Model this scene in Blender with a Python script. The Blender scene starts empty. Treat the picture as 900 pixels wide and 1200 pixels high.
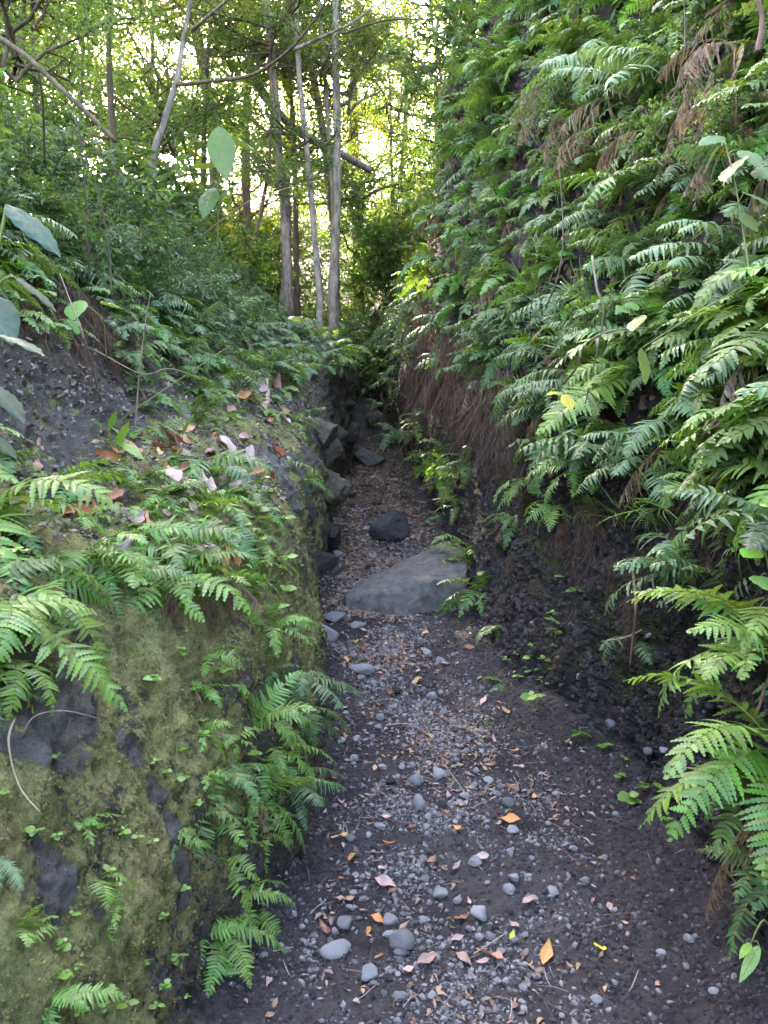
import bpy, math, random
import numpy as np
from mathutils import Vector, Matrix, Euler
from mathutils.bvhtree import BVHTree

rnd = random.Random(11)
rs = np.random.RandomState(5)
S = bpy.context.scene
COL = S.collection
R = math.radians

# ------------------------------------------------------------------ camera, sky, sun, exposure
FPX = 936.0                      # focal length in pixels of the 900 x 1200 photograph
PITCH = R(6.1)
CAM = Vector((0.0, 0.0, 1.5))
cam_d = bpy.data.cameras.new('camera')
cam_d.sensor_fit = 'HORIZONTAL'
cam_d.sensor_width = 36.0
cam_d.lens = 36.0 * FPX / 900.0
cam_d.clip_start = 0.05
cam_d.clip_end = 2000.0
cam_d.dof.use_dof = True
cam_d.dof.focus_distance = 4.2
cam_d.dof.aperture_fstop = 16.0
cam = bpy.data.objects.new('camera', cam_d)
COL.objects.link(cam)
cam.location = CAM
cam.rotation_euler = (math.pi / 2 - PITCH, 0, 0)
S.camera = cam

SUN_AZ, SUN_EL = R(-20), R(31)    # azimuth from +Y towards +X
world = bpy.data.worlds.new('World')
S.world = world
world.use_nodes = True
wn = world.node_tree.nodes
wn.clear()
wo = wn.new('ShaderNodeOutputWorld')
wb = wn.new('ShaderNodeBackground')
sky = wn.new('ShaderNodeTexSky')
sky.sky_type = 'NISHITA'
sky.sun_disc = False
sky.sun_elevation = SUN_EL
sky.sun_rotation = SUN_AZ
sky.air_density = 1.0
sky.dust_density = 3.0
sky.ozone_density = 0.6
wb.inputs['Strength'].default_value = 0.15
world.node_tree.links.new(sky.outputs[0], wb.inputs['Color'])
world.node_tree.links.new(wb.outputs[0], wo.inputs['Surface'])

sun_d = bpy.data.lights.new('sun', 'SUN')
sun_d.energy = 3.8
sun_d.angle = R(0.6)
sun_d.color = (1.0, 0.95, 0.84)
sun = bpy.data.objects.new('sun', sun_d)
COL.objects.link(sun)
to_sun = Vector((math.sin(SUN_AZ) * math.cos(SUN_EL), math.cos(SUN_AZ) * math.cos(SUN_EL), math.sin(SUN_EL)))
sun.rotation_euler = to_sun.to_track_quat('Z', 'Y').to_euler()
sun.location = to_sun * 60

S.view_settings.view_transform = 'Standard'
S.view_settings.look = 'None'
S.view_settings.exposure = 4.6
S.view_settings.use_white_balance = True
S.view_settings.white_balance_temperature = 7450
S.view_settings.white_balance_tint = 16
S.view_settings.gamma = 1.0
S.view_settings.use_curve_mapping = False
S.render.engine = 'CYCLES'
S.cycles.max_bounces = 8
S.cycles.diffuse_bounces = 4
S.cycles.glossy_bounces = 2
S.cycles.transmission_bounces = 4
S.cycles.caustics_reflective = False
S.cycles.caustics_refractive = False
S.cycles.sample_clamp_indirect = 6.0
S.cycles.use_denoising = True

# ------------------------------------------------------------------ pixels and rays
CF = Vector((0, math.cos(PITCH), -math.sin(PITCH)))
CU = Vector((0, math.sin(PITCH), math.cos(PITCH)))
CR = Vector((1, 0, 0))


def ray(px, py):
    return (CR * ((px - 450.0) / FPX) + CU * ((600.0 - py) / FPX) + CF)


def at(px, py, depth):
    """the point that lies depth metres in front of the camera"""
    return CAM + ray(px, py) * depth


def proj(p):
    v = Vector(p) - CAM
    z = v.dot(CF)
    if z < 0.05:
        return (-999, -999, z)
    return (450 + FPX * v.dot(CR) / z, 600 - FPX * v.dot(CU) / z, z)


# ------------------------------------------------------------------ noise (numpy)
_P = np.arange(256)
np.random.RandomState(3).shuffle(_P)
_P = np.concatenate([_P, _P, _P])
_G = np.random.RandomState(4).normal(size=(256, 3))
_G /= np.linalg.norm(_G, axis=1)[:, None]


def perlin(x, y, z):
    xi, yi, zi = np.floor(x).astype(int), np.floor(y).astype(int), np.floor(z).astype(int)
    xf, yf, zf = x - xi, y - yi, z - zi
    u, v, w = [t * t * t * (t * (t * 6 - 15) + 10) for t in (xf, yf, zf)]
    xi &= 255; yi &= 255; zi &= 255

    def g(a, b, c):
        h = _P[_P[_P[(xi + a) & 255] + ((yi + b) & 255)] + ((zi + c) & 255)]
        k = _G[h]
        return k[..., 0] * (xf - a) + k[..., 1] * (yf - b) + k[..., 2] * (zf - c)
    x00 = g(0, 0, 0) * (1 - u) + g(1, 0, 0) * u
    x10 = g(0, 1, 0) * (1 - u) + g(1, 1, 0) * u
    x01 = g(0, 0, 1) * (1 - u) + g(1, 0, 1) * u
    x11 = g(0, 1, 1) * (1 - u) + g(1, 1, 1) * u
    return (x00 * (1 - v) + x10 * v) * (1 - w) + (x01 * (1 - v) + x11 * v) * w


def fbm(P, scale, octaves=4, ridged=False, off=0.0, gain=0.5):
    out = np.zeros(P.shape[:-1])
    a, s = 1.0, scale
    for o in range(octaves):
        n = perlin(P[..., 0] * s + off + o * 17.3, P[..., 1] * s + off * 1.7, P[..., 2] * s + o * 5.1)
        if ridged:
            n = 0.5 - np.abs(n) * 2
        out += a * n
        a *= gain
        s *= 2.03
    return out


# ------------------------------------------------------------------ mesh helpers
def mesh_np(name, V, F, mats=(), mat_idx=None, smooth=False, attrs=None):
    """V (n,3), F list of index tuples or an (m,k) array"""
    me = bpy.data.meshes.new(name)
    V = np.asarray(V, dtype=np.float32)
    if isinstance(F, np.ndarray):
        m, k = F.shape
        loops = F.astype(np.int32).ravel()
        starts = np.arange(m, dtype=np.int32) * k
        tot = np.full(m, k, dtype=np.int32)
    else:
        tot = np.array([len(f) for f in F], dtype=np.int32)
        loops = np.array([i for f in F for i in f], dtype=np.int32)
        starts = np.concatenate([[0], np.cumsum(tot)[:-1]]).astype(np.int32)
        m = len(F)
    me.vertices.add(len(V))
    me.vertices.foreach_set('co', V.ravel())
    me.loops.add(len(loops))
    me.loops.foreach_set('vertex_index', loops)
    me.polygons.add(m)
    me.polygons.foreach_set('loop_start', starts)
    me.polygons.foreach_set('loop_total', tot)
    for mt in mats:
        me.materials.append(mt)
    if mat_idx is not None:
        me.polygons.foreach_set('material_index', np.asarray(mat_idx, dtype=np.int32))
    me.polygons.foreach_set('use_smooth', np.full(m, bool(smooth)))
    if attrs:
        for k, a in attrs.items():
            at_ = me.attributes.new(k, 'FLOAT', 'POINT')
            at_.data.foreach_set('value', np.asarray(a, dtype=np.float32).ravel())
    me.update(calc_edges=True)
    return me


class MB:
    """collects vertices and faces"""
    def __init__(self):
        self.v, self.f, self.m, self.t = [], [], [], []
        self.n = 0

    def add(self, V, F, mi=0, tint=None):
        V = np.asarray(V, dtype=float)
        self.v.append(V)
        n = self.n
        if isinstance(F, np.ndarray):
            F = F.tolist()
        self.f.extend([tuple(i + n for i in f) for f in F])
        self.m.extend([mi] * len(F))
        self.t.append(np.full(len(V), rnd.random() if tint is None else tint))
        self.n += len(V)

    def mesh(self, name, mats, smooth=False):
        return mesh_np(name, np.concatenate(self.v), self.f, mats, self.m, smooth, {'tint': np.concatenate(self.t)})


def tube(pts, radii, sides=6, cap=True):
    pts = [Vector(p) for p in pts]
    n = len(pts)
    V, F = [], []
    up = Vector((0.3, 0.2, 1)).normalized()
    for i, p in enumerate(pts):
        t = (pts[min(i + 1, n - 1)] - pts[max(i - 1, 0)])
        t = t.normalized() if t.length > 1e-9 else Vector((0, 0, 1))
        if abs(t.dot(up)) > 0.95:
            up = Vector((1, 0.1, 0))
        a = t.cross(up).normalized()
        b = a.cross(t)
        r = radii[i] if hasattr(radii, '__len__') else radii
        for k in range(sides):
            an = 2 * math.pi * k / sides
            V.append(p + a * (math.cos(an) * r) + b * (math.sin(an) * r))
    for i in range(n - 1):
        for k in range(sides):
            k2 = (k + 1) % sides
            F.append((i * sides + k, i * sides + k2, (i + 1) * sides + k2, (i + 1) * sides + k))
    if cap:
        F.append(tuple(range(sides))[::-1])
        F.append(tuple((n - 1) * sides + k for k in range(sides)))
    return np.array([tuple(v) for v in V]), F


def smooth_path(pts, n):
    """Catmull-Rom through the points"""
    pts = [Vector(p) for p in pts]
    if len(pts) == 2:
        return [pts[0].lerp(pts[1], i / (n - 1)) for i in range(n)]
    out = []
    m = len(pts) - 1
    for i in range(n):
        t = i / (n - 1) * m
        k = min(int(t), m - 1)
        f = t - k
        p0, p1, p2, p3 = pts[max(k - 1, 0)], pts[k], pts[k + 1], pts[min(k + 2, m)]
        out.append(0.5 * ((2 * p1) + (p2 - p0) * f + (2 * p0 - 5 * p1 + 4 * p2 - p3) * f * f + (3 * p1 - p0 - 3 * p2 + p3) * f ** 3))
    return out


def link(name, me, parent=None, loc=None, rot=None, scale=None):
    o = bpy.data.objects.new(name, me)
    COL.objects.link(o)
    if parent is not None:
        o.parent = parent
    if loc is not None:
        o.location = loc
    if rot is not None:
        o.rotation_euler = rot
    if scale is not None:
        o.scale = (scale,) * 3 if not hasattr(scale, '__len__') else scale
    return o


THINGS = []


def tag(o, label, cat, group=None, auto=None):
    """label: text, or None when auto = (description, rule) asks for one made from neighbours"""
    o['category'] = cat
    o['kind'] = 'thing'
    if label:
        o['label'] = label
    if group:
        o['group'] = group
    THINGS.append([o, label, auto])
    return o


def empty(name, loc, rz=0.0):
    o = bpy.data.objects.new(name, None)
    o.empty_display_size = 0.05
    COL.objects.link(o)
    o.location = loc
    o.rotation_euler = (0, 0, rz)
    return o


# ------------------------------------------------------------------ materials
def new_mat(name):
    m = bpy.data.materials.new(name)
    m.use_nodes = True
    nt = m.node_tree
    nt.nodes.clear()
    out = nt.nodes.new('ShaderNodeOutputMaterial')
    return m, nt, out


def N(nt, typ, **kw):
    n = nt.nodes.new(typ)
    for k, v in kw.items():
        if k in n.inputs:
            n.inputs[k].default_value = v
        else:
            setattr(n, k, v)
    return n


def ramp(nt, stops, fac=None):
    r = nt.nodes.new('ShaderNodeValToRGB')
    e = r.color_ramp.elements
    while len(e) < len(stops):
        e.new(0.5)
    for i, (p, c) in enumerate(stops):
        e[i].position = p
        e[i].color = (*c, 1) if len(c) == 3 else c
    if fac is not None:
        nt.links.new(fac, r.inputs[0])
    return r


def mixc(nt, fac, a, b, mode='MIX'):
    m = nt.nodes.new('ShaderNodeMix')
    m.data_type = 'RGBA'
    m.blend_type = mode
    for sock, val in ((m.inputs[0], fac), (m.inputs[6], a), (m.inputs[7], b)):
        if hasattr(val, 'is_linked'):
            nt.links.new(val, sock)
        elif isinstance(val, (int, float)):
            sock.default_value = val
        else:
            sock.default_value = (*val, 1) if len(val) == 3 else val
    return m.outputs[2]


def mathn(nt, op, a, b=None, clamp=False):
    m = nt.nodes.new('ShaderNodeMath')
    m.operation = op
    m.use_clamp = clamp
    for i, v in enumerate((a, b)):
        if v is None:
            continue
        if hasattr(v, 'is_linked'):
            nt.links.new(v, m.inputs[i])
        else:
            m.inputs[i].default_value = v
    return m.outputs[0]


def noise(nt, scale, detail=4, rough=0.55, vec=None, dist=0.0):
    n = N(nt, 'ShaderNodeTexNoise', Scale=scale, Detail=detail, Roughness=rough, Distortion=dist)
    if vec is not None:
        nt.links.new(vec, n.inputs['Vector'])
    return n.outputs['Fac']


def leaf_mat(name, col, vary=(0.03, 0.25, 0.35), rough=0.42, trans=0.35, trans_col=None, spec=0.4, patch=None):
    m, nt, out = new_mat(name)
    oi = nt.nodes.new('ShaderNodeObjectInfo')
    at_ = N(nt, 'ShaderNodeAttribute', attribute_name='tint')
    geo = nt.nodes.new('ShaderNodeNewGeometry')
    r1 = mathn(nt, 'FRACT', mathn(nt, 'ADD', oi.outputs['Random'], mathn(nt, 'MULTIPLY', at_.outputs['Fac'], 3.7)))
    hsv = nt.nodes.new('ShaderNodeHueSaturation')
    nt.links.new(mathn(nt, 'ADD', mathn(nt, 'MULTIPLY', mathn(nt, 'SUBTRACT', r1, 0.5), vary[0] * 2), 0.5), hsv.inputs['Hue'])
    r2 = mathn(nt, 'FRACT', mathn(nt, 'MULTIPLY', r1, 7.31))
    nt.links.new(mathn(nt, 'ADD', mathn(nt, 'MULTIPLY', r2, vary[1] * 2), 1 - vary[1]), hsv.inputs['Saturation'])
    r3 = mathn(nt, 'FRACT', mathn(nt, 'MULTIPLY', r1, 13.7))
    nt.links.new(mathn(nt, 'ADD', mathn(nt, 'MULTIPLY', r3, vary[2] * 2), 1 - vary[2]), hsv.inputs['Value'])
    tc = nt.nodes.new('ShaderNodeTexCoord')
    nz = noise(nt, 9.0, 3, 0.6, tc.outputs['Object'])
    c = mixc(nt, nz, tuple(x * 0.72 for x in col), tuple(min(1, x * 1.25) for x in col))
    if patch:
        pz = noise(nt, 5.0, 3, 0.6, tc.outputs['Object'])
        pr = ramp(nt, [(0.62, (0, 0, 0)), (0.72, (1, 1, 1))], pz)
        c = mixc(nt, pr.outputs[0], c, patch)
    nt.links.new(c, hsv.inputs['Color'])
    b = N(nt, 'ShaderNodeBsdfPrincipled', Roughness=rough)
    b.inputs['Specular IOR Level'].default_value = spec
    nt.links.new(hsv.outputs[0], b.inputs['Base Color'])
    t = nt.nodes.new('ShaderNodeBsdfTranslucent')
    tcx = mixc(nt, 1.0, hsv.outputs[0], trans_col or (1.25, 1.2, 0.45), 'MULTIPLY')
    nt.links.new(tcx, t.inputs['Color'])
    mx = nt.nodes.new('ShaderNodeMixShader')
    mx.inputs[0].default_value = trans
    nt.links.new(b.outputs[0], mx.inputs[1])
    nt.links.new(t.outputs[0], mx.inputs[2])
    nt.links.new(mx.outputs[0], out.inputs[0])
    return m


def solid_mat(name, c1, c2, scale=20, rough=0.85, bump=0.0, bscale=60, spec=0.3, stretch=None, vary=0.0, c3=None, c3r=(0.6, 0.75), c3scale=8):
    m, nt, out = new_mat(name)
    tc = nt.nodes.new('ShaderNodeTexCoord')
    vec = tc.outputs['Object']
    if stretch:
        mp = nt.nodes.new('ShaderNodeMapping')
        mp.inputs['Scale'].default_value = stretch
        nt.links.new(vec, mp.inputs['Vector'])
        vec = mp.outputs[0]
    f = noise(nt, scale, 6, 0.62, vec)
    fr = ramp(nt, [(0.3, (0, 0, 0)), (0.7, (1, 1, 1))], f)
    c = mixc(nt, fr.outputs[0], c1, c2)
    if c3:
        pr = ramp(nt, [(c3r[0], (0, 0, 0)), (c3r[1], (1, 1, 1))], noise(nt, c3scale, 5, 0.65, vec))
        c = mixc(nt, pr.outputs[0], c, c3)
    if vary:
        oi = nt.nodes.new('ShaderNodeObjectInfo')
        at_ = N(nt, 'ShaderNodeAttribute', attribute_name='tint')
        r1 = mathn(nt, 'FRACT', mathn(nt, 'ADD', oi.outputs['Random'], at_.outputs['Fac']))
        hsv = nt.nodes.new('ShaderNodeHueSaturation')
        nt.links.new(mathn(nt, 'ADD', mathn(nt, 'MULTIPLY', r1, vary * 2), 1 - vary), hsv.inputs['Value'])
        r2 = mathn(nt, 'FRACT', mathn(nt, 'MULTIPLY', r1, 7.31))
        nt.links.new(mathn(nt, 'ADD', mathn(nt, 'MULTIPLY', r2, 0.05), 0.475), hsv.inputs['Hue'])
        nt.links.new(c, hsv.inputs['Color'])
        c = hsv.outputs[0]
    b = N(nt, 'ShaderNodeBsdfPrincipled', Roughness=rough)
    b.inputs['Specular IOR Level'].default_value = spec
    nt.links.new(c, b.inputs['Base Color'])
    if bump:
        bp = N(nt, 'ShaderNodeBump', Strength=bump, Distance=0.01)
        nt.links.new(noise(nt, bscale, 6, 0.65, vec), bp.inputs['Height'])
        nt.links.new(bp.outputs[0], b.inputs['Normal'])
    nt.links.new(b.outputs[0], out.inputs[0])
    return m


def bank_mat(name, soil1, soil2, rock, moss1, moss2, moss3):
    """soil with rock and moss, the moss following a measured cover attribute"""
    m, nt, out = new_mat(name)
    geo = nt.nodes.new('ShaderNodeNewGeometry')
    pos = geo.outputs['Position']
    am = N(nt, 'ShaderNodeAttribute', attribute_name='moss').outputs['Fac']
    ar = N(nt, 'ShaderNodeAttribute', attribute_name='rock').outputs['Fac']
    s = mixc(nt, ramp(nt, [(0.35, (0, 0, 0)), (0.65, (1, 1, 1))], noise(nt, 14, 7, 0.7, pos)).outputs[0], soil1, soil2)
    sp = ramp(nt, [(0.66, (0, 0, 0)), (0.71, (1, 1, 1))], noise(nt, 75, 3, 0.6, pos))
    s = mixc(nt, mathn(nt, 'MULTIPLY', sp.outputs[0], 0.5), s, tuple(x * 2.4 for x in soil2))
    rk = mixc(nt, ramp(nt, [(.32, (0, 0, 0)), (.68, (1, 1, 1))], noise(nt, 11, 9, 0.78, pos)).outputs[0], tuple(x * 0.35 for x in rock), tuple(x * 1.75 for x in rock))
    c = mixc(nt, ar, s, rk)
    ms = mixc(nt, ramp(nt, [(0.38, (0, 0, 0)), (0.62, (1, 1, 1))], noise(nt, 6.5, 6, 0.65, pos)).outputs[0], moss1, moss2)
    ms = mixc(nt, ramp(nt, [(0.5, (0, 0, 0)), (0.72, (1, 1, 1))], noise(nt, 3.1, 5, 0.6, pos)).outputs[0], ms, moss3)
    ms = mixc(nt, 1.0, ms, ramp(nt, [(0.25, (0.45, 0.45, 0.45)), (0.75, (1.5, 1.5, 1.4))], noise(nt, 120, 4, 0.7, pos)).outputs[0], 'MULTIPLY')
    edge = mathn(nt, 'ADD', am, mathn(nt, 'MULTIPLY', mathn(nt, 'SUBTRACT', noise(nt, 17, 8, 0.75, pos), 0.5), 2.6))
    edge = mathn(nt, 'ADD', edge, mathn(nt, 'MULTIPLY', mathn(nt, 'SUBTRACT', noise(nt, 85, 5, 0.7, pos), 0.5), 1.5))
    mf = ramp(nt, [(0.42, (0, 0, 0)), (0.58, (1, 1, 1))], edge)
    c = mixc(nt, mf.outputs[0], c, ms)
    gr = ramp(nt, [(0.60, (1, 1, 1)), (0.70, (.35, .33, .32))], noise(nt, 34, 4, 0.65, pos))
    c = mixc(nt, 0.8, c, gr.outputs[0], 'MULTIPLY')
    b = N(nt, 'ShaderNodeBsdfPrincipled', Roughness=0.9)
    b.inputs['Specular IOR Level'].default_value = 0.25
    nt.links.new(c, b.inputs['Base Color'])
    bp = N(nt, 'ShaderNodeBump', Strength=1.0, Distance=0.035)
    h = mathn(nt, 'ADD', mathn(nt, 'MULTIPLY', noise(nt, 45, 6, 0.75, pos), 1.0), mathn(nt, 'MULTIPLY', mf.outputs[0], 0.25))
    nt.links.new(h, bp.inputs['Height'])
    nt.links.new(bp.outputs[0], b.inputs['Normal'])
    nt.links.new(b.outputs[0], out.inputs[0])
    return m


M = {}
M['bank_moss'] = bank_mat('mossy_bank', (0.040, 0.034, 0.027), (0.105, 0.094, 0.074), (0.118, 0.112, 0.106), (0.145, 0.147, 0.052), (0.280, 0.278, 0.112), (0.190, 0.152, 0.066))
M['bank_dark'] = bank_mat('scoria_bank', (0.014, 0.0115, 0.0125), (0.046, 0.038, 0.040), (0.042, 0.037, 0.040), (0.028, 0.034, 0.010), (0.075, 0.085, 0.022), (0.035, 0.032, 0.014))
M['path'] = bank_mat('path_soil', (0.018, 0.0145, 0.0155), (0.062, 0.051, 0.053), (0.125, 0.11, 0.108), (0.05, 0.06, 0.01), (0.09, 0.1, 0.02), (0.05, 0.05, 0.02))
M['stone'] = solid_mat('grey_stone', (0.12, 0.118, 0.125), (0.26, 0.255, 0.262), 18, 0.9, 0.6, 60, vary=0.35)
M['slab'] = solid_mat('slab_stone', (0.052, 0.047, 0.045), (0.135, 0.124, 0.116), 11, 0.85, 1.0, 22, c3=(0.15, 0.145, 0.13), c3r=(0.62, 0.74), c3scale=14)
M['dark_stone'] = solid_mat('dark_stone', (0.020, 0.0195, 0.021), (0.058, 0.056, 0.060), 12, 0.85, 0.9, 30, vary=0.2, c3=(0.045, 0.045, 0.025), c3r=(.56, .7), c3scale=3)
M['tan_stone'] = solid_mat('tan_stone', (0.045, 0.038, 0.030), (0.125, 0.108, 0.086), 6, 0.9, 0.8, 30, c3=(0.04, 0.045, 0.022), c3r=(.5, .66), c3scale=4)
M['gravel'] = solid_mat('lapilli', (0.072, 0.064, 0.064), (0.180, 0.166, 0.164), 30, 0.92, 0.4, 120, vary=0.7)
M['crumb'] = solid_mat('scoria_crumbs', (0.022, 0.018, 0.019), (0.055, 0.046, 0.047), 30, 0.95, 0.5, 120, vary=0.5)
M['bark_pale'] = solid_mat('pale_bark', (0.060, 0.048, 0.038), (0.29, 0.235, 0.19), 9, 0.92, 1.0, 30, stretch=(2, 2, 0.7), vary=0.2, c3=(0.05, 0.055, 0.03), c3scale=3, c3r=(.52, .66))
M['bark_brown'] = solid_mat('brown_bark', (0.040, 0.028, 0.019), (0.135, 0.095, 0.062), 8, 0.92, 1.0, 30, stretch=(2.5, 2.5, 0.6), vary=0.25, c3=(0.05, 0.06, 0.025), c3scale=3)
M['twig'] = solid_mat('dry_twig', (0.13, 0.095, 0.065), (0.27, 0.21, 0.15), 14, 0.85, vary=0.3)
M['dark_twig'] = solid_mat('dark_twig', (0.035, 0.026, 0.02), (0.09, 0.065, 0.05), 14, 0.85, vary=0.3)
M['root'] = solid_mat('dry_roots', (0.05, 0.03, 0.022), (0.15, 0.095, 0.07), 9, 0.95, vary=0.45)
M['litter'] = solid_mat('dead_leaf', (0.12, 0.068, 0.042), (0.31, 0.19, 0.125), 22, 0.75, vary=0.5)
M['litter_grey'] = solid_mat('weathered_litter', (0.10, 0.075, 0.065), (0.28, 0.215, 0.185), 25, 0.85, vary=0.5)
M['leaf_orange'] = leaf_mat('orange_dead_leaf', (0.47, 0.24, 0.11), (0.015, 0.15, 0.25), 0.6, 0.2, (1, .8, .6))
M['leaf_pink'] = leaf_mat('pinkish_dead_leaf', (0.36, 0.235, 0.20), (0.02, 0.25, 0.3), 0.55, 0.12, (1, .8, .6))
M['leaf_rust'] = leaf_mat('rusty_dead_leaf', (0.25, 0.095, 0.04), (0.02, 0.2, 0.3), 0.5, 0.15, (1, .6, .3))
M['leaf_yellow'] = leaf_mat('yellow_fallen_leaf', (0.50, 0.45, 0.06), (0.02, 0.1, 0.15), 0.5, 0.25)
M['fern'] = leaf_mat('bright_fern', (0.135, 0.265, 0.060), (0.025, 0.15, 0.28), 0.45, 0.38)
M['fern_mid'] = leaf_mat('green_fern', (0.084, 0.172, 0.050), (0.035, 0.2, 0.34), 0.46, 0.36, patch=(0.17, 0.12, 0.045))
M['fern_blue'] = leaf_mat('bluish_fern', (0.082, 0.160, 0.070), (0.035, 0.22, 0.38), 0.44, 0.34, spec=0.45, patch=(0.15, 0.115, 0.045))
M['fern_pale'] = leaf_mat('glaucous_fern', (0.150, 0.240, 0.125), (0.02, 0.15, 0.2), 0.5, 0.3, spec=.25)
M['fern_dead'] = leaf_mat('withered_fern', (0.185, 0.128, 0.080), (0.02, 0.3, 0.5), 0.85, 0.15, (1, .8, .6), spec=0.2)
M['fern_stem'] = solid_mat('fern_stalk', (0.09, 0.11, 0.03), (0.18, 0.20, 0.06), 20, 0.6)
M['dead_stem'] = solid_mat('dead_stalk', (0.10, 0.06, 0.04), (0.22, 0.15, 0.10), 20, 0.8)
M['broad_blue'] = leaf_mat('bluish_broad_leaf', (0.045, 0.088, 0.062), (0.02, 0.2, 0.25), 0.6, 0.3, spec=0.06)
M['broad'] = leaf_mat('green_broad_leaf', (0.085, 0.155, 0.045), (0.03, 0.2, 0.35), 0.40, 0.46)
M['broad_silver'] = leaf_mat('silvery_broad_leaf', (0.095, 0.155, 0.088), (0.03, 0.2, 0.3), 0.42, 0.4, spec=0.4)
M['broad_dark'] = leaf_mat('dark_broad_leaf', (0.072, 0.128, 0.045), (0.03, 0.2, 0.4), 0.36, 0.42)
M['sunny'] = leaf_mat('sunlit_leaf', (0.135, 0.175, 0.040), (0.035, 0.2, 0.35), 0.42, 0.5, (1.35, 1.3, .5))  # yellow of sunlit foliage put into the leaf colour
M['sprout'] = leaf_mat('fresh_sprout', (0.15, 0.30, 0.06), (0.02, 0.12, 0.25), 0.4, 0.35)
M['grass'] = leaf_mat('grass_blade', (0.115, 0.19, 0.045), (0.03, 0.2, 0.35), 0.42, 0.35)
M['moss_tip'] = leaf_mat('moss_shoot', (0.245, 0.25, 0.092), (0.03, 0.3, 0.55), 0.8, 0.25, spec=0.15)
M['leaf_vein'] = solid_mat('leaf_vein', (0.06, 0.09, 0.065), (0.09, 0.12, 0.09), 20, 0.7)

# ------------------------------------------------------------------ terrain
# stations along the trail: distance, ground height, left foot x, right foot x
ST = np.array([
    [-4.0, -0.10, -0.60, 1.00], [0.0, 0.0, -0.55, 0.95], [1.0, 0.0, -0.50, 0.98], [2.0, 0.0, -0.42, 1.00], [3.1, 0.0, -0.265, 1.08],
    [4.0, 0.01, -0.25, 0.84], [5.0, 0.04, -0.38, 0.64], [6.5, 0.10, -0.54, 0.70], [8.0, 0.19, -0.60, 0.69], [10.5, 0.38, -0.67, 0.62],
    [13.0, 0.70, -0.64, 0.52], [16.0, 1.14, -0.60, 0.24], [19.0, 1.75, -0.82, -0.05], [23.0, 2.75, -1.7, -0.75], [28.0, 4.2, -3.6, -1.6],
    [36.0, 6.2, -8.0, -5.2], [50.0, 9.0, -18.0, -14.0], [90.0, 14.0, -45.0, -40.0]])


def st(d, c):
    return np.interp(d, ST[:, 0], ST[:, c])


def stations(tab, d):
    """tab: {distance: [(x, h), ...]} -> arrays (len(d), k, 2), smooth in d"""
    ks = sorted(tab)
    A = np.array([tab[k] for k in ks], dtype=float)
    out = np.empty((len(d),) + A.shape[1:])
    for i in range(A.shape[1]):
        for j in range(2):
            out[:, i, j] = np.interp(d, ks, A[:, i, j])
    return out


def left_tab():
    # x offset from the foot, height above the ground there
    T = {
        -4.0: [(-.12, .5), (-.42, 1.05), (-.85, 1.35), (-1.10, 1.9), (-1.5, 2.8), (-2.9, 3.9), (-7, 5.2), (-18, 8), (-60, 13)],
        1.0: [(-.10, .5), (-.36, 1.02), (-.80, 1.33), (-1.05, 1.9), (-1.45, 2.75), (-2.8, 3.7), (-7, 5.0), (-18, 8), (-60, 13)],
        2.0: [(-.14, .5), (-.42, 1.05), (-.90, 1.35), (-1.15, 1.9), (-1.5, 2.75), (-2.8, 3.5), (-7, 4.8), (-18, 8), (-60, 13)],
        3.1: [(-.12, .5), (-.36, 1.05), (-1.02, 1.38), (-1.28, 1.9), (-1.65, 2.7), (-2.9, 3.4), (-7, 4.6), (-18, 7.5), (-60, 13)],
        4.0: [(-.12, .55), (-.30, 1.07), (-1.0, 1.45), (-1.3, 1.9), (-1.7, 2.6), (-2.9, 3.3), (-7, 4.4), (-18, 7), (-60, 13)],
        6.5: [(-.03, .6), (-.14, 1.25), (-.65, 1.75), (-.95, 2.1), (-1.4, 2.6), (-2.6, 3.2), (-6.5, 4.2), (-18, 6.5), (-60, 12)],
        8.0: [(-.02, .7), (-.09, 1.42), (-.50, 1.85), (-.8, 2.2), (-1.3, 2.7), (-2.5, 3.2), (-6.5, 4.0), (-18, 6), (-60, 12)],
        10.5: [(.02, .9), (-.05, 1.90), (-.45, 2.2), (-.8, 2.4), (-1.3, 2.8), (-2.5, 3.2), (-6.5, 3.8), (-18, 6), (-60, 12)],
        13.0: [(.04, 1.1), (-.05, 2.22), (-.45, 2.4), (-.9, 2.55), (-1.4, 2.8), (-2.5, 3.1), (-6.5, 3.6), (-18, 5.5), (-60, 12)],
        16.0: [(.02, 1.0), (-.08, 1.95), (-.5, 2.2), (-.9, 2.35), (-1.4, 2.6), (-2.5, 3.0), (-6.5, 3.5), (-18, 5), (-60, 11)],
        19.0: [(-.02, .8), (-.15, 1.6), (-.5, 1.9), (-.9, 2.1), (-1.4, 2.3), (-2.5, 2.7), (-6.5, 3.2), (-18, 5), (-60, 11)],
        28.0: [(-.1, .4), (-.3, .9), (-.6, 1.2), (-1, 1.4), (-1.5, 1.6), (-2.5, 1.9), (-6.5, 2.6), (-18, 4), (-60, 10)],
        90.0: [(-.1, .3), (-.3, .6), (-.6, .9), (-1, 1.1), (-1.5, 1.3), (-2.5, 1.6), (-6.5, 2.4), (-18, 4), (-60, 10)],
    }
    return T


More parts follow.
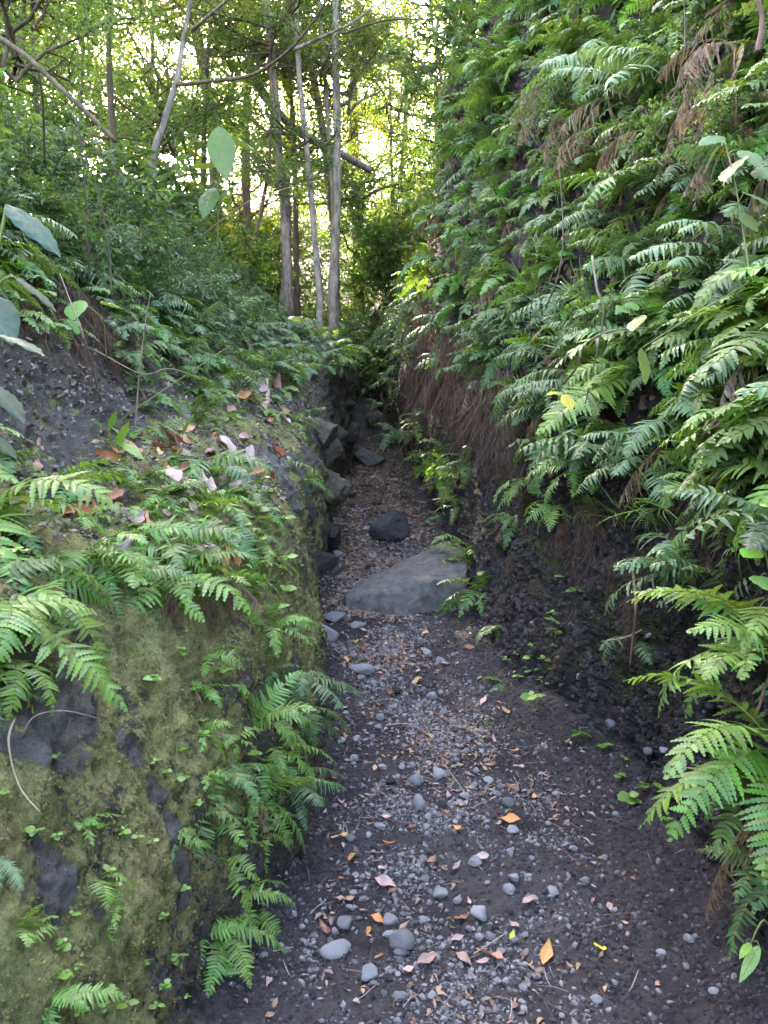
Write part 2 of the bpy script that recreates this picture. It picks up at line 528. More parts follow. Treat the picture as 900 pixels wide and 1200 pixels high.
def right_tab():
    T = {
        -4.0: [(.10, .40), (.20, .95), (.28, 1.2), (.75, 2.0), (1.2, 3.2), (2.0, 4.6), (4.5, 6), (12, 8.5), (50, 14)],
        1.0: [(.10, .40), (.20, .95), (.28, 1.2), (.75, 2.0), (1.2, 3.2), (2.0, 4.6), (4.5, 6), (12, 8.5), (50, 14)],
        2.0: [(.08, .40), (.18, .92), (.24, 1.15), (.60, 2.0), (1.05, 3.2), (1.8, 4.6), (4.5, 6), (12, 8.5), (50, 14)],
        3.1: [(.06, .40), (.14, .95), (.14, 1.18), (.42, 2.0), (.85, 3.2), (1.6, 4.6), (4.3, 6), (12, 8.5), (50, 14)],
        4.0: [(.16, .45), (.25, 1.05), (.20, 1.25), (.45, 2.1), (.85, 3.3), (1.6, 4.7), (4.3, 6), (12, 8.5), (50, 14)],
        5.0: [(.20, .55), (.30, 1.20), (.26, 1.40), (.50, 2.2), (.85, 3.4), (1.6, 4.8), (4.3, 6.1), (12, 8.5), (50, 14)],
        6.5: [(.12, .65), (.20, 1.30), (.16, 1.55), (.28, 2.4), (.52, 3.7), (1.1, 5.4), (4.0, 7.0), (12, 8.5), (50, 14)],
        8.0: [(.12, .65), (.20, 1.40), (.12, 1.65), (.18, 2.5), (.34, 3.9), (.75, 5.6), (3.6, 7.4), (12, 8.5), (50, 14)],
        10.5: [(.10, .75), (.14, 1.55), (.06, 1.85), (.08, 2.6), (.22, 4.0), (.55, 5.8), (3.4, 7.8), (12, 8.5), (50, 14)],
        13.0: [(.12, .8), (.16, 1.6), (.10, 1.85), (.12, 2.6), (.30, 3.9), (.75, 5.5), (3.6, 7.4), (12, 8.5), (50, 14)],
        16.0: [(.14, .75), (.22, 1.5), (.20, 1.75), (.30, 2.4), (.55, 3.4), (1.1, 4.8), (4.0, 6.6), (12, 8), (50, 14)],
        19.0: [(.18, .6), (.32, 1.3), (.4, 1.6), (.6, 2.1), (1.0, 2.8), (1.8, 3.7), (4.6, 5.2), (12, 7.5), (50, 13)],
        28.0: [(.25, .5), (.5, 1.0), (.7, 1.3), (1.0, 1.7), (1.6, 2.3), (2.6, 3.0), (5.5, 4.5), (12, 7), (50, 12)],
        90.0: [(.25, .3), (.5, .6), (.7, .9), (1.0, 1.2), (1.6, 1.6), (2.6, 2.2), (5.5, 3.5), (12, 6), (50, 11)],
    }
    return T


def d_samples():
    a = list(np.arange(-3.5, 0.55, 0.35))
    d = 0.6
    while d < 80:
        a.append(d)
        d += max(0.011, 0.0095 * d) if d > 4 else max(.010, .0066 * d)
    return np.array(a)


SEG = [4, 70, 76, 50, 40, 34, 24, 16, 10, 8]     # samples per profile segment


def bank(name, tab, side, mat):
    D = d_samples()
    prof = stations(tab, D)
    foot = st(D, 2 if side < 0 else 3)
    g = st(D, 1)
    K = prof.shape[1]
    ctrl = np.zeros((len(D), K + 2, 2))
    ctrl[:, 0, 0] = foot - side * 0.22
    ctrl[:, 0, 1] = g - 0.22
    ctrl[:, 1, 0] = foot
    ctrl[:, 1, 1] = g + 0.015
    ctrl[:, 2:, 0] = foot[:, None] + prof[:, :, 0]
    ctrl[:, 2:, 1] = g[:, None] + prof[:, :, 1]
    cols, tt = [], []
    nseg = K + 1
    for s in range(nseg):
        n = SEG[s]
        for i in range(n + (1 if s == nseg - 1 else 0)):
            f = i / n
            p0, p1, p2, p3 = ctrl[:, max(s - 1, 0)], ctrl[:, s], ctrl[:, s + 1], ctrl[:, min(s + 2, nseg)]
            m1 = (p2 - p0) * 0.5
            m2 = (p3 - p1) * 0.5
            L = np.linalg.norm(p2 - p1, axis=1)[:, None]     # keep tangents no longer than the segment
            m1 = m1 / np.maximum(1, np.linalg.norm(m1, axis=1)[:, None] / L)
            m2 = m2 / np.maximum(1, np.linalg.norm(m2, axis=1)[:, None] / L)
            h00, h10, h01, h11 = 2*f**3-3*f*f+1, f**3-2*f*f+f, -2*f**3+3*f*f, f**3-f*f
            cols.append(h00 * p1 + h10 * m1 + h01 * p2 + h11 * m2)
            tt.append(s + f)
    A = np.stack(cols, axis=1)                 # (d, t, 2)
    tt = np.array(tt)
    P = np.empty(A.shape[:2] + (3,))
    P[..., 0] = A[..., 0]
    P[..., 1] = D[:, None]
    P[..., 2] = A[..., 1]
    nt_ = P.shape[1]

    def normals(P):
        du = np.gradient(P, axis=0)
        dv = np.gradient(P, axis=1)
        n = np.cross(du, dv) if side < 0 else np.cross(dv, du)
        n /= np.maximum(np.linalg.norm(n, axis=2), 1e-9)[..., None]
        return n
    n = normals(P)
    if n[10, 80, 0] * -side < 0:
        n = -n
    dd = np.broadcast_to(np.clip(D, 1, 40)[:, None], P.shape[:2])
    grow = np.clip(tt / 3.0, 0.35, 1.0)[None, :]
    far = np.clip((tt - 6) / 2, 0, 1)[None, :]
    if side < 0:
        disp = 0.10 * fbm(P, 0.9, 3) * grow + 0.055 * fbm(P, 3.1, 4) + 0.020 * fbm(P, 9.5, 4, True, gain=0.6) + 0.012 * fbm(P, 17, 3, off=2) + 0.008 * fbm(P, 38, 3)
        # boulders and pits in the far lower face
        b = np.clip(fbm(P, 2.3, 3, off=9.0) - 0.05, 0, 1) * np.clip((dd - 5.5) / 2, 0, 1) * np.clip(1 - np.abs(tt[None] - 2.2) / 1.4, 0, 1)
        disp = disp + 0.34 * b - 0.25 * np.clip(-fbm(P, 1.9, 3, off=3) - .1, 0, 1) * np.clip((dd - 5.5) / 2, 0, 1) * np.clip(1 - np.abs(tt[None] - 1.6) / 1.2, 0, 1)
    else:
        disp = 0.10 * fbm(P, 0.8, 3) * grow + 0.06 * fbm(P, 2.7, 4) + 0.046 * fbm(P, 7.5, 6, True, gain=0.66) + 0.016 * fbm(P, 30, 4, True, gain=.65)
    disp = disp + far * 0.35 * fbm(P, 0.5, 3)
    damp = np.clip(1 - (dd - 20) / 40, 0.3, 1)
    P = P + n * (disp * damp)[..., None]
    # cover of moss and bare rock
    f1 = fbm(P, 2.2, 4, off=4.0)
    f2 = fbm(P, 1.3, 4, off=13.0)
    if side < 0:
        zone = np.clip((tt[None] - 1.05) / 0.5, 0, 1) * np.clip((5.0 - tt[None]) / 1.0, 0.0, 1) * np.clip((10 - dd) / 4, 0.25, 1)
        f3 = fbm(P, 6.5, 4, off=6.0)
        moss = zone * 0.88 + f1 * 0.75 + f3 * .55 - 0.14
        moss = moss - .25 * np.clip((tt[None] - 3.4) / .5, 0, 1)
        rock = np.clip((f2 - 0.14) * 5, 0, 1) * np.clip((4.5 - tt[None]) / 1, 0, 1) * np.clip((dd - 2.4) / .8, 0, 1)
        # bare grey stains that the moss has not taken
        for c, r0 in ((at(105, 832, 1.72), .125), (at(60, 850, 1.62), .10), (at(140, 815, 1.80), .09), (at(176, 880, 1.95), .06), (at(182, 930, 1.98), .06), (at(196, 985, 2.0), .075), (at(205, 1035, 2.02), .05), (at(18, 1040, 1.5), .07), (at(130, 1140, 1.75), .05)):
            q_ = np.sqrt((P[..., 1] - c.y) ** 2 + (P[..., 2] - c.z) ** 2) / (r0 * .85)
            rock = np.maximum(rock, np.clip(1.9 - 1.5 * q_ + 1.9 * f3 + .7 * f1, 0, .75))
        rock = rock * np.clip((7.5 - dd) / 2.5, 0.1, 1)
        moss = moss - 0.85 * rock * np.clip((f1 + .45) * 3, 0, 1)
        # bare dark soil in the deep foot and on the steep upper face
        moss = moss - 0.9 * np.clip((1.28 - tt[None]) / 0.25, 0, 1)
        rock = np.maximum(rock, np.clip(1 - np.abs(tt[None] - 4.3) / 0.6, 0, 1) * np.clip((6 - dd) / 2, 0, 1) * 0.8 * np.clip(.6 + f1 * 1.5, 0, 1))
    else:
        zone = np.clip(1 - np.abs(tt[None] - 2.4) / 1.2, 0, 1)
        moss = zone * 0.58 + f1 * 1.0 - 0.14
        rock = np.clip((f2 - 0.25) * 5, 0, 1)
    V = P.reshape(-1, 3)
    r, c = np.meshgrid(np.arange(P.shape[0] - 1), np.arange(nt_ - 1), indexing='ij')
    i0 = (r * nt_ + c).ravel()
    F = np.stack([i0, i0 + 1, i0 + nt_ + 1, i0 + nt_], axis=1)
    if side < 0:
        F = F[:, ::-1]
    me = mesh_np(name, V, F, [mat], None, True, {'moss': np.clip(moss, 0, 1), 'rock': np.clip(rock, 0, 1)})
    # orient outward
    o = link(name, me)
    o['kind'] = 'structure'
    return o, V, F, np.clip(moss, 0, 1).ravel(), P, n


def trail():
    D = d_samples()
    nx = 130
    u = np.linspace(0, 1, nx)
    a, b = st(D, 2) - 0.30, st(D, 3) + 0.30
    P = np.empty((len(D), nx, 3))
    P[..., 0] = a[:, None] + (b - a)[:, None] * u[None]
    P[..., 1] = D[:, None]
    z = st(D, 1)[:, None] + np.zeros((1, nx))
    # loose soil heaped against both feet, a shallow trodden channel between
    ramp_l = np.clip(1 - (P[..., 0] - st(D, 2)[:, None]) / 0.22, 0, 1.6)
    ramp_r = np.clip(1 - (st(D, 3)[:, None] - P[..., 0]) / 0.42, 0, 1.7)
    z = z + 0.045 * ramp_l ** 2 + 0.11 * ramp_r ** 2
    P[..., 2] = z
    z = z + 0.045 * fbm(P, 1.4, 3) + 0.022 * fbm(P, 5.5, 4) + 0.007 * fbm(P, 24, 4, True)
    steps = np.clip((D - 6) / 4, 0, 1)[:, None]
    z = z + steps * 0.10 * fbm(P, 1.1, 2, off=21)
    P[..., 2] = z
    rock = np.clip(0.30 + 1.1 * fbm(P, 1.7, 3, off=5), 0, 1) * np.clip(1.1 - ramp_r, 0, 1) * np.clip(1.1 - ramp_l, 0, 1) * 0.5
    r, c = np.meshgrid(np.arange(len(D) - 1), np.arange(nx - 1), indexing='ij')
    i0 = (r * nx + c).ravel()
    F = np.stack([i0, i0 + 1, i0 + nx + 1, i0 + nx], axis=1)
    V = P.reshape(-1, 3)
    o = link('path', mesh_np('path', V, F, [M['path']], None, True, {'moss': np.zeros(len(V)), 'rock': rock}))
    o['kind'] = 'structure'
    return o, V, F, P


left_o, LV, LF, Lmoss, LP, LN = bank('hillside', left_tab(), -1, M['bank_moss'])
right_o, RV, RF, Rmoss, RP, RN = bank('hillside', right_tab(), 1, M['bank_dark'])
path_o, PV, PF, PP = trail()


def bvh(V, F):
    return BVHTree.FromPolygons([tuple(v) for v in V.tolist()], [tuple(f) for f in F.tolist()])


B_ALL = {'left': bvh(LV, LF), 'right': bvh(RV, RF), 'path': bvh(PV, PF)}


def hit(px, py):
    """first point of the terrain on the ray through that pixel of the photograph: (point, side, distance)"""
    d = ray(px, py)
    best = None
    for k, t in B_ALL.items():
        p, n, i, dist = t.ray_cast(CAM, d)
        if p is not None and (best is None or dist < best[3]):
            best = (p, k, n, dist)
    return best


def ground(x, y, z0=12.0):
    best = None
    for k, t in B_ALL.items():
        p, n, i, dist = t.ray_cast(Vector((x, y, z0)), Vector((0, 0, -1)))
        if p is not None and (best is None or p.z > best[0].z):
            best = (p, k, n)
    return best

# ------------------------------------------------------------------ ferns
def frond_mesh(name, mats, n=18, wmax=0.24, shape='lance', e0=40, e1=-25, lobes=6, seed=0, stipe=0.18, sweep=62, droop=0.35, fold=0.12, bend=0.0, curl=0.0, slim=0.46, skip=0.035):
    """one frond of unit length; base at the origin, running out along +X and arching in Z"""
    q = random.Random(seed)
    mb = MB()
    NS = 40
    pts, tans = [], []
    p = np.zeros(3)
    for i in range(NS + 1):
        u = i / NS
        e = R(e0 + (e1 - e0) * u ** 1.15)
        az = R(bend) * u
        t = np.array([math.cos(e) * math.cos(az), math.cos(e) * math.sin(az), math.sin(e)])
        pts.append(p.copy())
        tans.append(t)
        p = p + t / NS
    pts, tans = np.array(pts), np.array(tans)

    def along(u):
        f = min(max(u, 0), 1) * NS
        k = min(int(f), NS - 1)
        f -= k
        t = tans[k] * (1 - f) + tans[k + 1] * f
        return pts[k] * (1 - f) + pts[k + 1] * f, t / np.linalg.norm(t)
    rad = [0.0085 * (1 - 0.85 * i / 20) for i in range(21)]
    V, F = tube([pts[i * 2] for i in range(21)], rad, 4, False)
    mb.add(V, F, 1, 0.3)
    span = 1 - stipe
    for i in range(n):
        s = (i + 0.5) / n
        if shape == 'lance':
            w = (math.sin(math.pi * min(1, 0.18 + 0.82 * s) ** 0.92) ** 0.75) if s > 0.25 else (0.80 + 0.2 * s / 0.25)
            w = min(w, 1.0 if s < 0.35 else ((1 - s) / 0.65) ** 0.72)
        elif shape == 'tri':
            w = (1 - s) ** 0.82
        elif shape == 'comb':
            w = min(1, 0.75 + s) * (1 - s ** 3.2) ** 0.8
        else:
            w = math.sin(math.pi * (0.1 + 0.9 * s)) ** 0.8
        w0 = w = max(w, 0.04) * wmax * q.uniform(0.93, 1.05)
        u = stipe + span * (s ** 0.94)
        P, T = along(u)
        side0 = np.cross(np.array([0, 0, 1.0]), T)
        side0 /= np.linalg.norm(side0)
        up = np.cross(T, side0)
        spacing = span / n * (1.15 if s < 0.4 else 1.0)
        for sg in (1, -1):
            if q.random() < skip:
                continue
            w = w0 * (q.uniform(.86, 1.08) if q.random() < .85 else q.uniform(.45, .9))
            ang = R(sweep + 22 * (1 - s) - 12 * s + q.uniform(-7, 7))
            tw = q.uniform(-0.22, 0.22) + fold
            D = math.cos(ang) * T + math.sin(ang) * (side0 * sg * math.cos(tw) + up * math.sin(tw))
            E = T - D * np.dot(T, D)
            E /= np.linalg.norm(E)
            NN = up
            b = spacing * slim * q.uniform(0.92, 1.06)
            dr = droop * q.uniform(0.4, 1.6)

            def pt(v, o):
                c = P + D * (w * v) + E * (o * b) - NN * (dr * w * v * v) + NN * (0.10 * b * abs(o))
                if curl:
                    c = c + E * (curl * w * v * v)
                return c
            verts, faces = [], []
            if lobes >= 3:
                K = max(3, int(round(lobes * (0.45 + 0.55 * w / wmax))))
                mid = [pt(k / K, 0) for k in range(K + 1)]
                verts += mid
                for so in (1, -1):
                    for k in range(K):
                        v0, v1 = k / K, (k + 1) / K
                        pw = (1 - v0 ** 2.4) * (0.86 if k == 0 else 1)
                        pw2 = (1 - min(v0 + .5 / K, 1) ** 2.4)
                        i0 = len(verts)
                        verts += [pt(v0 + 0.02 / K, so * 0.42 * pw), pt(v0 + 0.42 / K, so * 1.0 * pw), pt(v0 + 0.86 / K + .1 / K, so * 0.92 * max(pw2, .15)), pt(v1 - 0.0 / K, so * 0.42 * max(pw2, .12))]
                        f = (k, i0, i0 + 1, i0 + 2, i0 + 3, k + 1)
                        faces.append(f if so < 0 else f[::-1])
            else:
                verts = [pt(0, 0), pt(0.5, 0), pt(1, 0)]
                for so in (1, -1):
                    i0 = len(verts)
                    verts += [pt(0.05, so * .75), pt(0.4, so * 1.0), pt(0.75, so * 0.6)]
                    for f in ((0, i0, i0 + 1, 1), (1, i0 + 1, i0 + 2, 2)):
                        faces.append(f if so < 0 else f[::-1])
            mb.add(verts, faces, 0, q.random() * 0.06)
    return mb.mesh(name, mats, smooth=False)


CURLS = {'arch': (48, -42), 'flat': (20, -25), 'droop': (2, -72), 'up': (72, 12), 'hang': (-30, -88), 'spill': (18, -62), 'fall': (-22, -66)}
FR = {}


def fronds(kind, curl, lod):
    key = (kind, curl, lod)
    if key in FR:
        return FR[key]
    e0, e1 = CURLS[curl]
    out = []
    nv = 4 if lod else 2
    for s in range(nv):
        b = (-16, 9, 26, -34)[s]
        kw = dict(e0=e0 + (s - 1) * 9, e1=e1 + ((s * 2) % 4 - 1.5) * 12, seed=s * 7 + len(FR), bend=b)
        L = lambda k: k if lod else 0
        if kind in ('bright', 'green', 'young'):
            m = {'bright': 'fern', 'green': 'fern_mid', 'young': 'fern'}[kind]
            me = frond_mesh('frond', [M[m], M['fern_stem']], n=20 if lod else 15, wmax=0.235, shape='lance', lobes=L(8), sweep=60, droop=.3, stipe=.10, **kw)
        elif kind == 'blue':
            me = frond_mesh('frond', [M['fern_blue'], M['fern_stem']], n=24 if lod else 17, wmax=0.225, shape='comb', lobes=L(7), sweep=66, droop=.55, stipe=.12, slim=.42, **kw)
        elif kind == 'pale':
            me = frond_mesh('frond', [M['fern_pale'], M['fern_stem']], n=24 if lod else 18, wmax=0.24, shape='comb', lobes=L(9), sweep=62, droop=.5, stipe=.1, slim=.45, **kw)
        elif kind == 'tri':
            me = frond_mesh('frond', [M['fern_mid'], M['fern_stem']], n=16 if lod else 12, wmax=0.36, shape='tri', lobes=L(10), sweep=58, droop=.35, stipe=.25, **kw)
        elif kind == 'ladder':
            me = frond_mesh('frond', [M['fern_blue'], M['fern_stem']], n=13, wmax=0.27, shape='lance', lobes=L(3), sweep=58, droop=.5, stipe=.15, slim=.36, **kw)
        elif kind == 'small':
            me = frond_mesh('frond', [M['fern'], M['fern_stem']], n=13, wmax=0.25, shape='lance', lobes=L(5), sweep=62, droop=.3, stipe=.16, slim=.47, **kw)
        else:   # dead
            me = frond_mesh('frond', [M['fern_dead'], M['dead_stem']], n=20 if lod else 14, wmax=0.125, shape='comb', lobes=L(3), sweep=30, droop=1.9, stipe=.2, slim=.34, fold=-.9, curl=1.4, skip=.15, **kw)
        out.append(me)
    FR[key] = out
    return out


SIDE_AZ = {'left': 0.0, 'right': math.pi, 'path': math.pi / 2}
FERNS = []


def fern(base, az, kind, nf, size, spread=75, curls=('arch', 'flat', 'droop'), label=None, lod=None, group=None, cat='fern', tilt=0.0, desc=None):
    dist = (Vector(base) - CAM).length
    if lod is None:
        lod = dist < 8.5
    root = empty('dead_fern' if kind == 'dead' else 'fern', base)
    for i in range(nf):
        f = 0 if nf == 1 else i / (nf - 1) * 2 - 1
        a = az + R(spread) * f + rnd.uniform(-.22, .22)
        c = curls[i % len(curls)] if rnd.random() < .7 else rnd.choice(curls)
        me = rnd.choice(fronds(kind, c, bool(lod)))
        if kind != 'dead' and nf > 4 and rnd.random() < .07:
            me = rnd.choice(fronds('dead', 'hang', bool(lod)))
        s = size * rnd.uniform(.72, 1.08)
        link('frond', me, root, None, Euler((rnd.uniform(-.55, .55), rnd.uniform(-.32, .32) + tilt, a)), (s, s * rnd.choice((1, -1)) * rnd.uniform(.72, 1.12), s))
    root['kind'] = 'thing'
    tag(root, label, cat, group, None if label else (desc or kind, 'fern'))
    FERNS.append(root)
    return root


def pfern(px, py, size, kind='green', nf=6, az=None, spread=75, curls=('arch', 'flat', 'droop'), label=None, out=0.0, **kw):
    h = hit(px, py)
    if h is None:
        return None
    p, side, n, dist = h
    a = SIDE_AZ[side] if az is None else R(az)
    p = p - n * 0.012 + Vector((math.cos(a), math.sin(a), 0)) * out
    return fern(p, a, kind, nf, size, spread, curls, label, **kw)


def inside(poly, x, y):
    c = False
    j = len(poly) - 1
    for i in range(len(poly)):
        xi, yi = poly[i]
        xj, yj = poly[j]
        if (yi > y) != (yj > y) and x < (xj - xi) * (y - yi) / (yj - yi) + xi:
            c = not c
        j = i
    return c


def scatter(poly, n, gap, gap_px=8, tries=6000, sides=None, maxd=60):
    """spots on the ground that show inside the outline, at least gap metres apart"""
    xs = [p[0] for p in poly]
    ys = [p[1] for p in poly]
    out = []
    for _ in range(tries):
        if len(out) >= n:
            break
        x, y = rnd.uniform(min(xs), max(xs)), rnd.uniform(min(ys), max(ys))
        if not inside(poly, x, y):
            continue
        h = hit(x, y)
        if h is None or (sides and h[1] not in sides) or h[3] > maxd:
            continue
        if any((h[0] - o[0]).length < gap or (abs(x - o[4]) < gap_px and abs(y - o[5]) < gap_px) for o in out):
            continue
        out.append(h + (x, y))
    return out


# --- near ferns of the left ledge: pixel of the rootstock, frond length, look, number of fronds, heading (0 = across the trail, -90 = to the camera)
A3 = ('spill', 'flat', 'fall')
D3 = ('spill', 'fall', 'spill')
LEFT = [
    (-12, 600, .30, 'bright', 6, -35, 60, D3, 'large bright fern spilling over the ledge, its tips pointing at the mossy wall'),
    (12, 655, .26, 'bright', 5, -30, 70, D3, 'bright green fern below the largest ledge fern, fronds crossing over leaf litter'),
    (-5, 715, .24, 'bright', 4, -45, 60, D3, 'light green fern at the lowest tip of the ledge fern cluster'),
    (60, 690, .24, 'bright', 5, -50, 45, D3, 'bright fern with fronds hanging straight down over bare grey rock'),
    (98, 655, .20, 'bright', 5, -20, 80, A3, 'mid green fern with broad triangular frond between the ledge clusters'),
    (150, 640, .25, 'bright', 6, -28, 55, D3, 'bright fern arching over the brown scaly rootstock on the ledge lip'),
    (205, 640, .23, 'green', 6, -20, 60, A3, 'green fern beside the rootstock, fronds leaning towards the trail'),
    (122, 560, .22, 'bright', 7, -15, 80, A3, 'bushy yellow-green fern behind the big pinkish dead leaf'),
    (65, 560, .24, 'bright', 5, -10, 70, A3, 'pale green fern at the foot of the gravelly soil face'),
    (178, 585, .22, 'green', 7, -10, 80, A3, 'dense soft green fern in the middle of the ledge litter'),
    (236, 540, .30, 'tri', 5, -18, 65, A3, 'wide lacy fern with pale triangular fronds near the ledge edge'),
    (262, 560, .24, 'blue', 4, -40, 50, D3, 'bluish fern hanging beneath the wide lacy fern'),
    (232, 500, .24, 'green', 3, 20, 25, ('up', 'up'), 'upright narrow dark green fern standing alone behind the curled dead leaves'),
    (262, 620, .20, 'green', 5, -25, 70, A3, 'small fern with blue-green fronds at the crest of the mossy wall'),
    (300, 640, .17, 'bright', 4, -30, 70, D3, 'little fern on the crest right where the mossy wall turns dark'),
    (320, 735, .17, 'bright', 6, -15, 85, ('flat', 'arch', 'droop'), 'star shaped bright fern high on the mossy wall corner'),
    (345, 795, .21, 'blue', 6, -25, 80, ('arch', 'flat', 'droop'), 'dark bluish fern jutting out over the trail from the wall'),
    (365, 830, .20, 'green', 5, -30, 70, D3, 'drooping fern under the jutting bluish fern, above the gravel'),
    (300, 845, .18, 'bright', 6, -30, 80, ('up', 'flat', 'droop'), 'bright fern fan in the middle of the mossy wall edge'),
    (322, 878, .18, 'bright', 6, -40, 65, D3, 'bright fern below the fan, its fronds overlapping'),
    (255, 905, .17, 'green', 6, -40, 80, ('flat', 'droop'), 'olive fern with a few rusty fronds on the mossy wall'),
    (235, 815, .13, 'small', 5, -20, 90, A3, 'small spreading fern under the ledge lip on moss'),
    (240, 855, .13, 'small', 4, -40, 90, D3, 'tiny fern hanging from moss just below the lip ferns'),
    (310, 935, .20, 'bright', 6, -35, 55, ('flat', 'droop'), 'bright long fern hanging above the shaded wall foot'),
    (335, 915, .20, 'blue', 3, 0, 30, ('flat', 'droop'), 'single bluish arching fern reaching out above the gravel'),
    (258, 965, .13, 'small', 4, -60, 70, D3, 'small fern clinging halfway down the wet wall'),
    (285, 1050, .15, 'bright', 4, -20, 80, A3, 'small bright fern low on the wall by black soil'),
    (305, 1048, .13, 'green', 3, 0, 60, ('flat', 'droop'), 'little fern right beside the low bright fern, over black soil'),
    (255, 1090, .16, 'bright', 5, -45, 70, D3, 'lowest bright fern of the mossy wall, leaning downwards'),
    (65, 1170, .13, 'bright', 5, -35, 90, A3, 'bright fern near the bottom of the moss close by'),
    (120, 1030, .10, 'small', 5, -50, 90, D3, 'small crinkled fern in the centre of the moss'),
    (138, 1055, .09, 'small', 4, -60, 60, D3, 'tiny fern hanging just under the crinkled one on moss'),
    (30, 1105, .09, 'small', 3, 0, 60, ('up', 'flat'), 'tiny upright fern on brown moss beside the broad seedling'),
    (205, 975, .08, 'small', 3, -20, 80, A3, 'tiny pale fern on the damp moss strip'),
    (98, 970, .09, 'small', 4, 20, 80, ('up', 'flat'), 'tiny fern with bright tip under a bare grey stain'),
    (-4, 1000, .09, 'pale', 2, -30, 40, ('flat',), 'pale whitish fern tip poking over the brown moss'),
    (355, 560, .20, 'green', 4, -20, 70, D3, 'small fern hanging beside the cleft in the far wall'),
    (342, 490, .26, 'bright', 5, -10, 70, A3, 'yellow-green fern on the crest above the rock cleft'),
    (330, 540, .22, 'bright', 4, -25, 60, D3, 'light fern hanging from the mossy crest beside the cleft'),
    (290, 580, .17, 'green', 5, -15, 70, A3, 'green fern among creeping seedlings on the crest'),
    (0, 805, .13, 'green', 3, -30, 60, ('spill', 'fall'), 'small dark fern hanging over the bare grey rock'),
    (95, 590, .18, 'green', 5, -20, 90, A3, 'low soft fern beside the rusty leaf litter'),
    (160, 555, .16, 'green', 5, -10, 80, A3, 'small bluish-green fern behind the ledge litter'),
    (20, 770, .17, 'bright', 3, -60, 50, ('droop',), 'short bright fern hanging at the corner of the ledge'),
]
for (px, py, sz, kd, nf, az, sp, cu, lb) in LEFT:
    pfern(px, py, sz * (1.5 if sz > .21 else 1.4 if sz > .145 else 1.1), kd, nf + 1, az - 28, sp * 1.1, cu, lb, group='ferns of the mossy ledge')

for (p, side, n, dist, px, py) in scatter([(60, 570), (240, 520), (310, 600), (280, 690), (130, 690)], 20, .075, 13, sides=('left',)):
    fern(p - n * .01, R(rnd.uniform(-75, 5)), rnd.choice(('bright', 'bright', 'green', 'small')), rnd.choice((5, 6, 7)), rnd.uniform(.18, .34), 75, A3, group='ferns of the mossy ledge')
for (p, side, n, dist, px, py) in scatter([(150, 440), (330, 400), (350, 480), (240, 520), (160, 510)], 17, .12, 14, sides=('left',)):
    fern(p - n * .01, R(rnd.uniform(-80, 10)), rnd.choice(('bright', 'green', 'blue', 'tri')), rnd.choice((4, 5)), rnd.uniform(.18, .36), 75, A3, group='ferns of the mossy ledge')

for (p, side, n, dist, px, py) in scatter([(215, 740), (345, 720), (375, 860), (340, 960), (300, 1090), (240, 1130), (230, 900)], 16, .05, 22, sides=('left',)):
    fern(p - n * .01, R(rnd.uniform(-90, 0)), rnd.choice(('bright', 'green', 'small', 'small')), rnd.choice((3, 4, 5)), rnd.uniform(.10, .20), 75, D3, group='ferns of the mossy ledge')

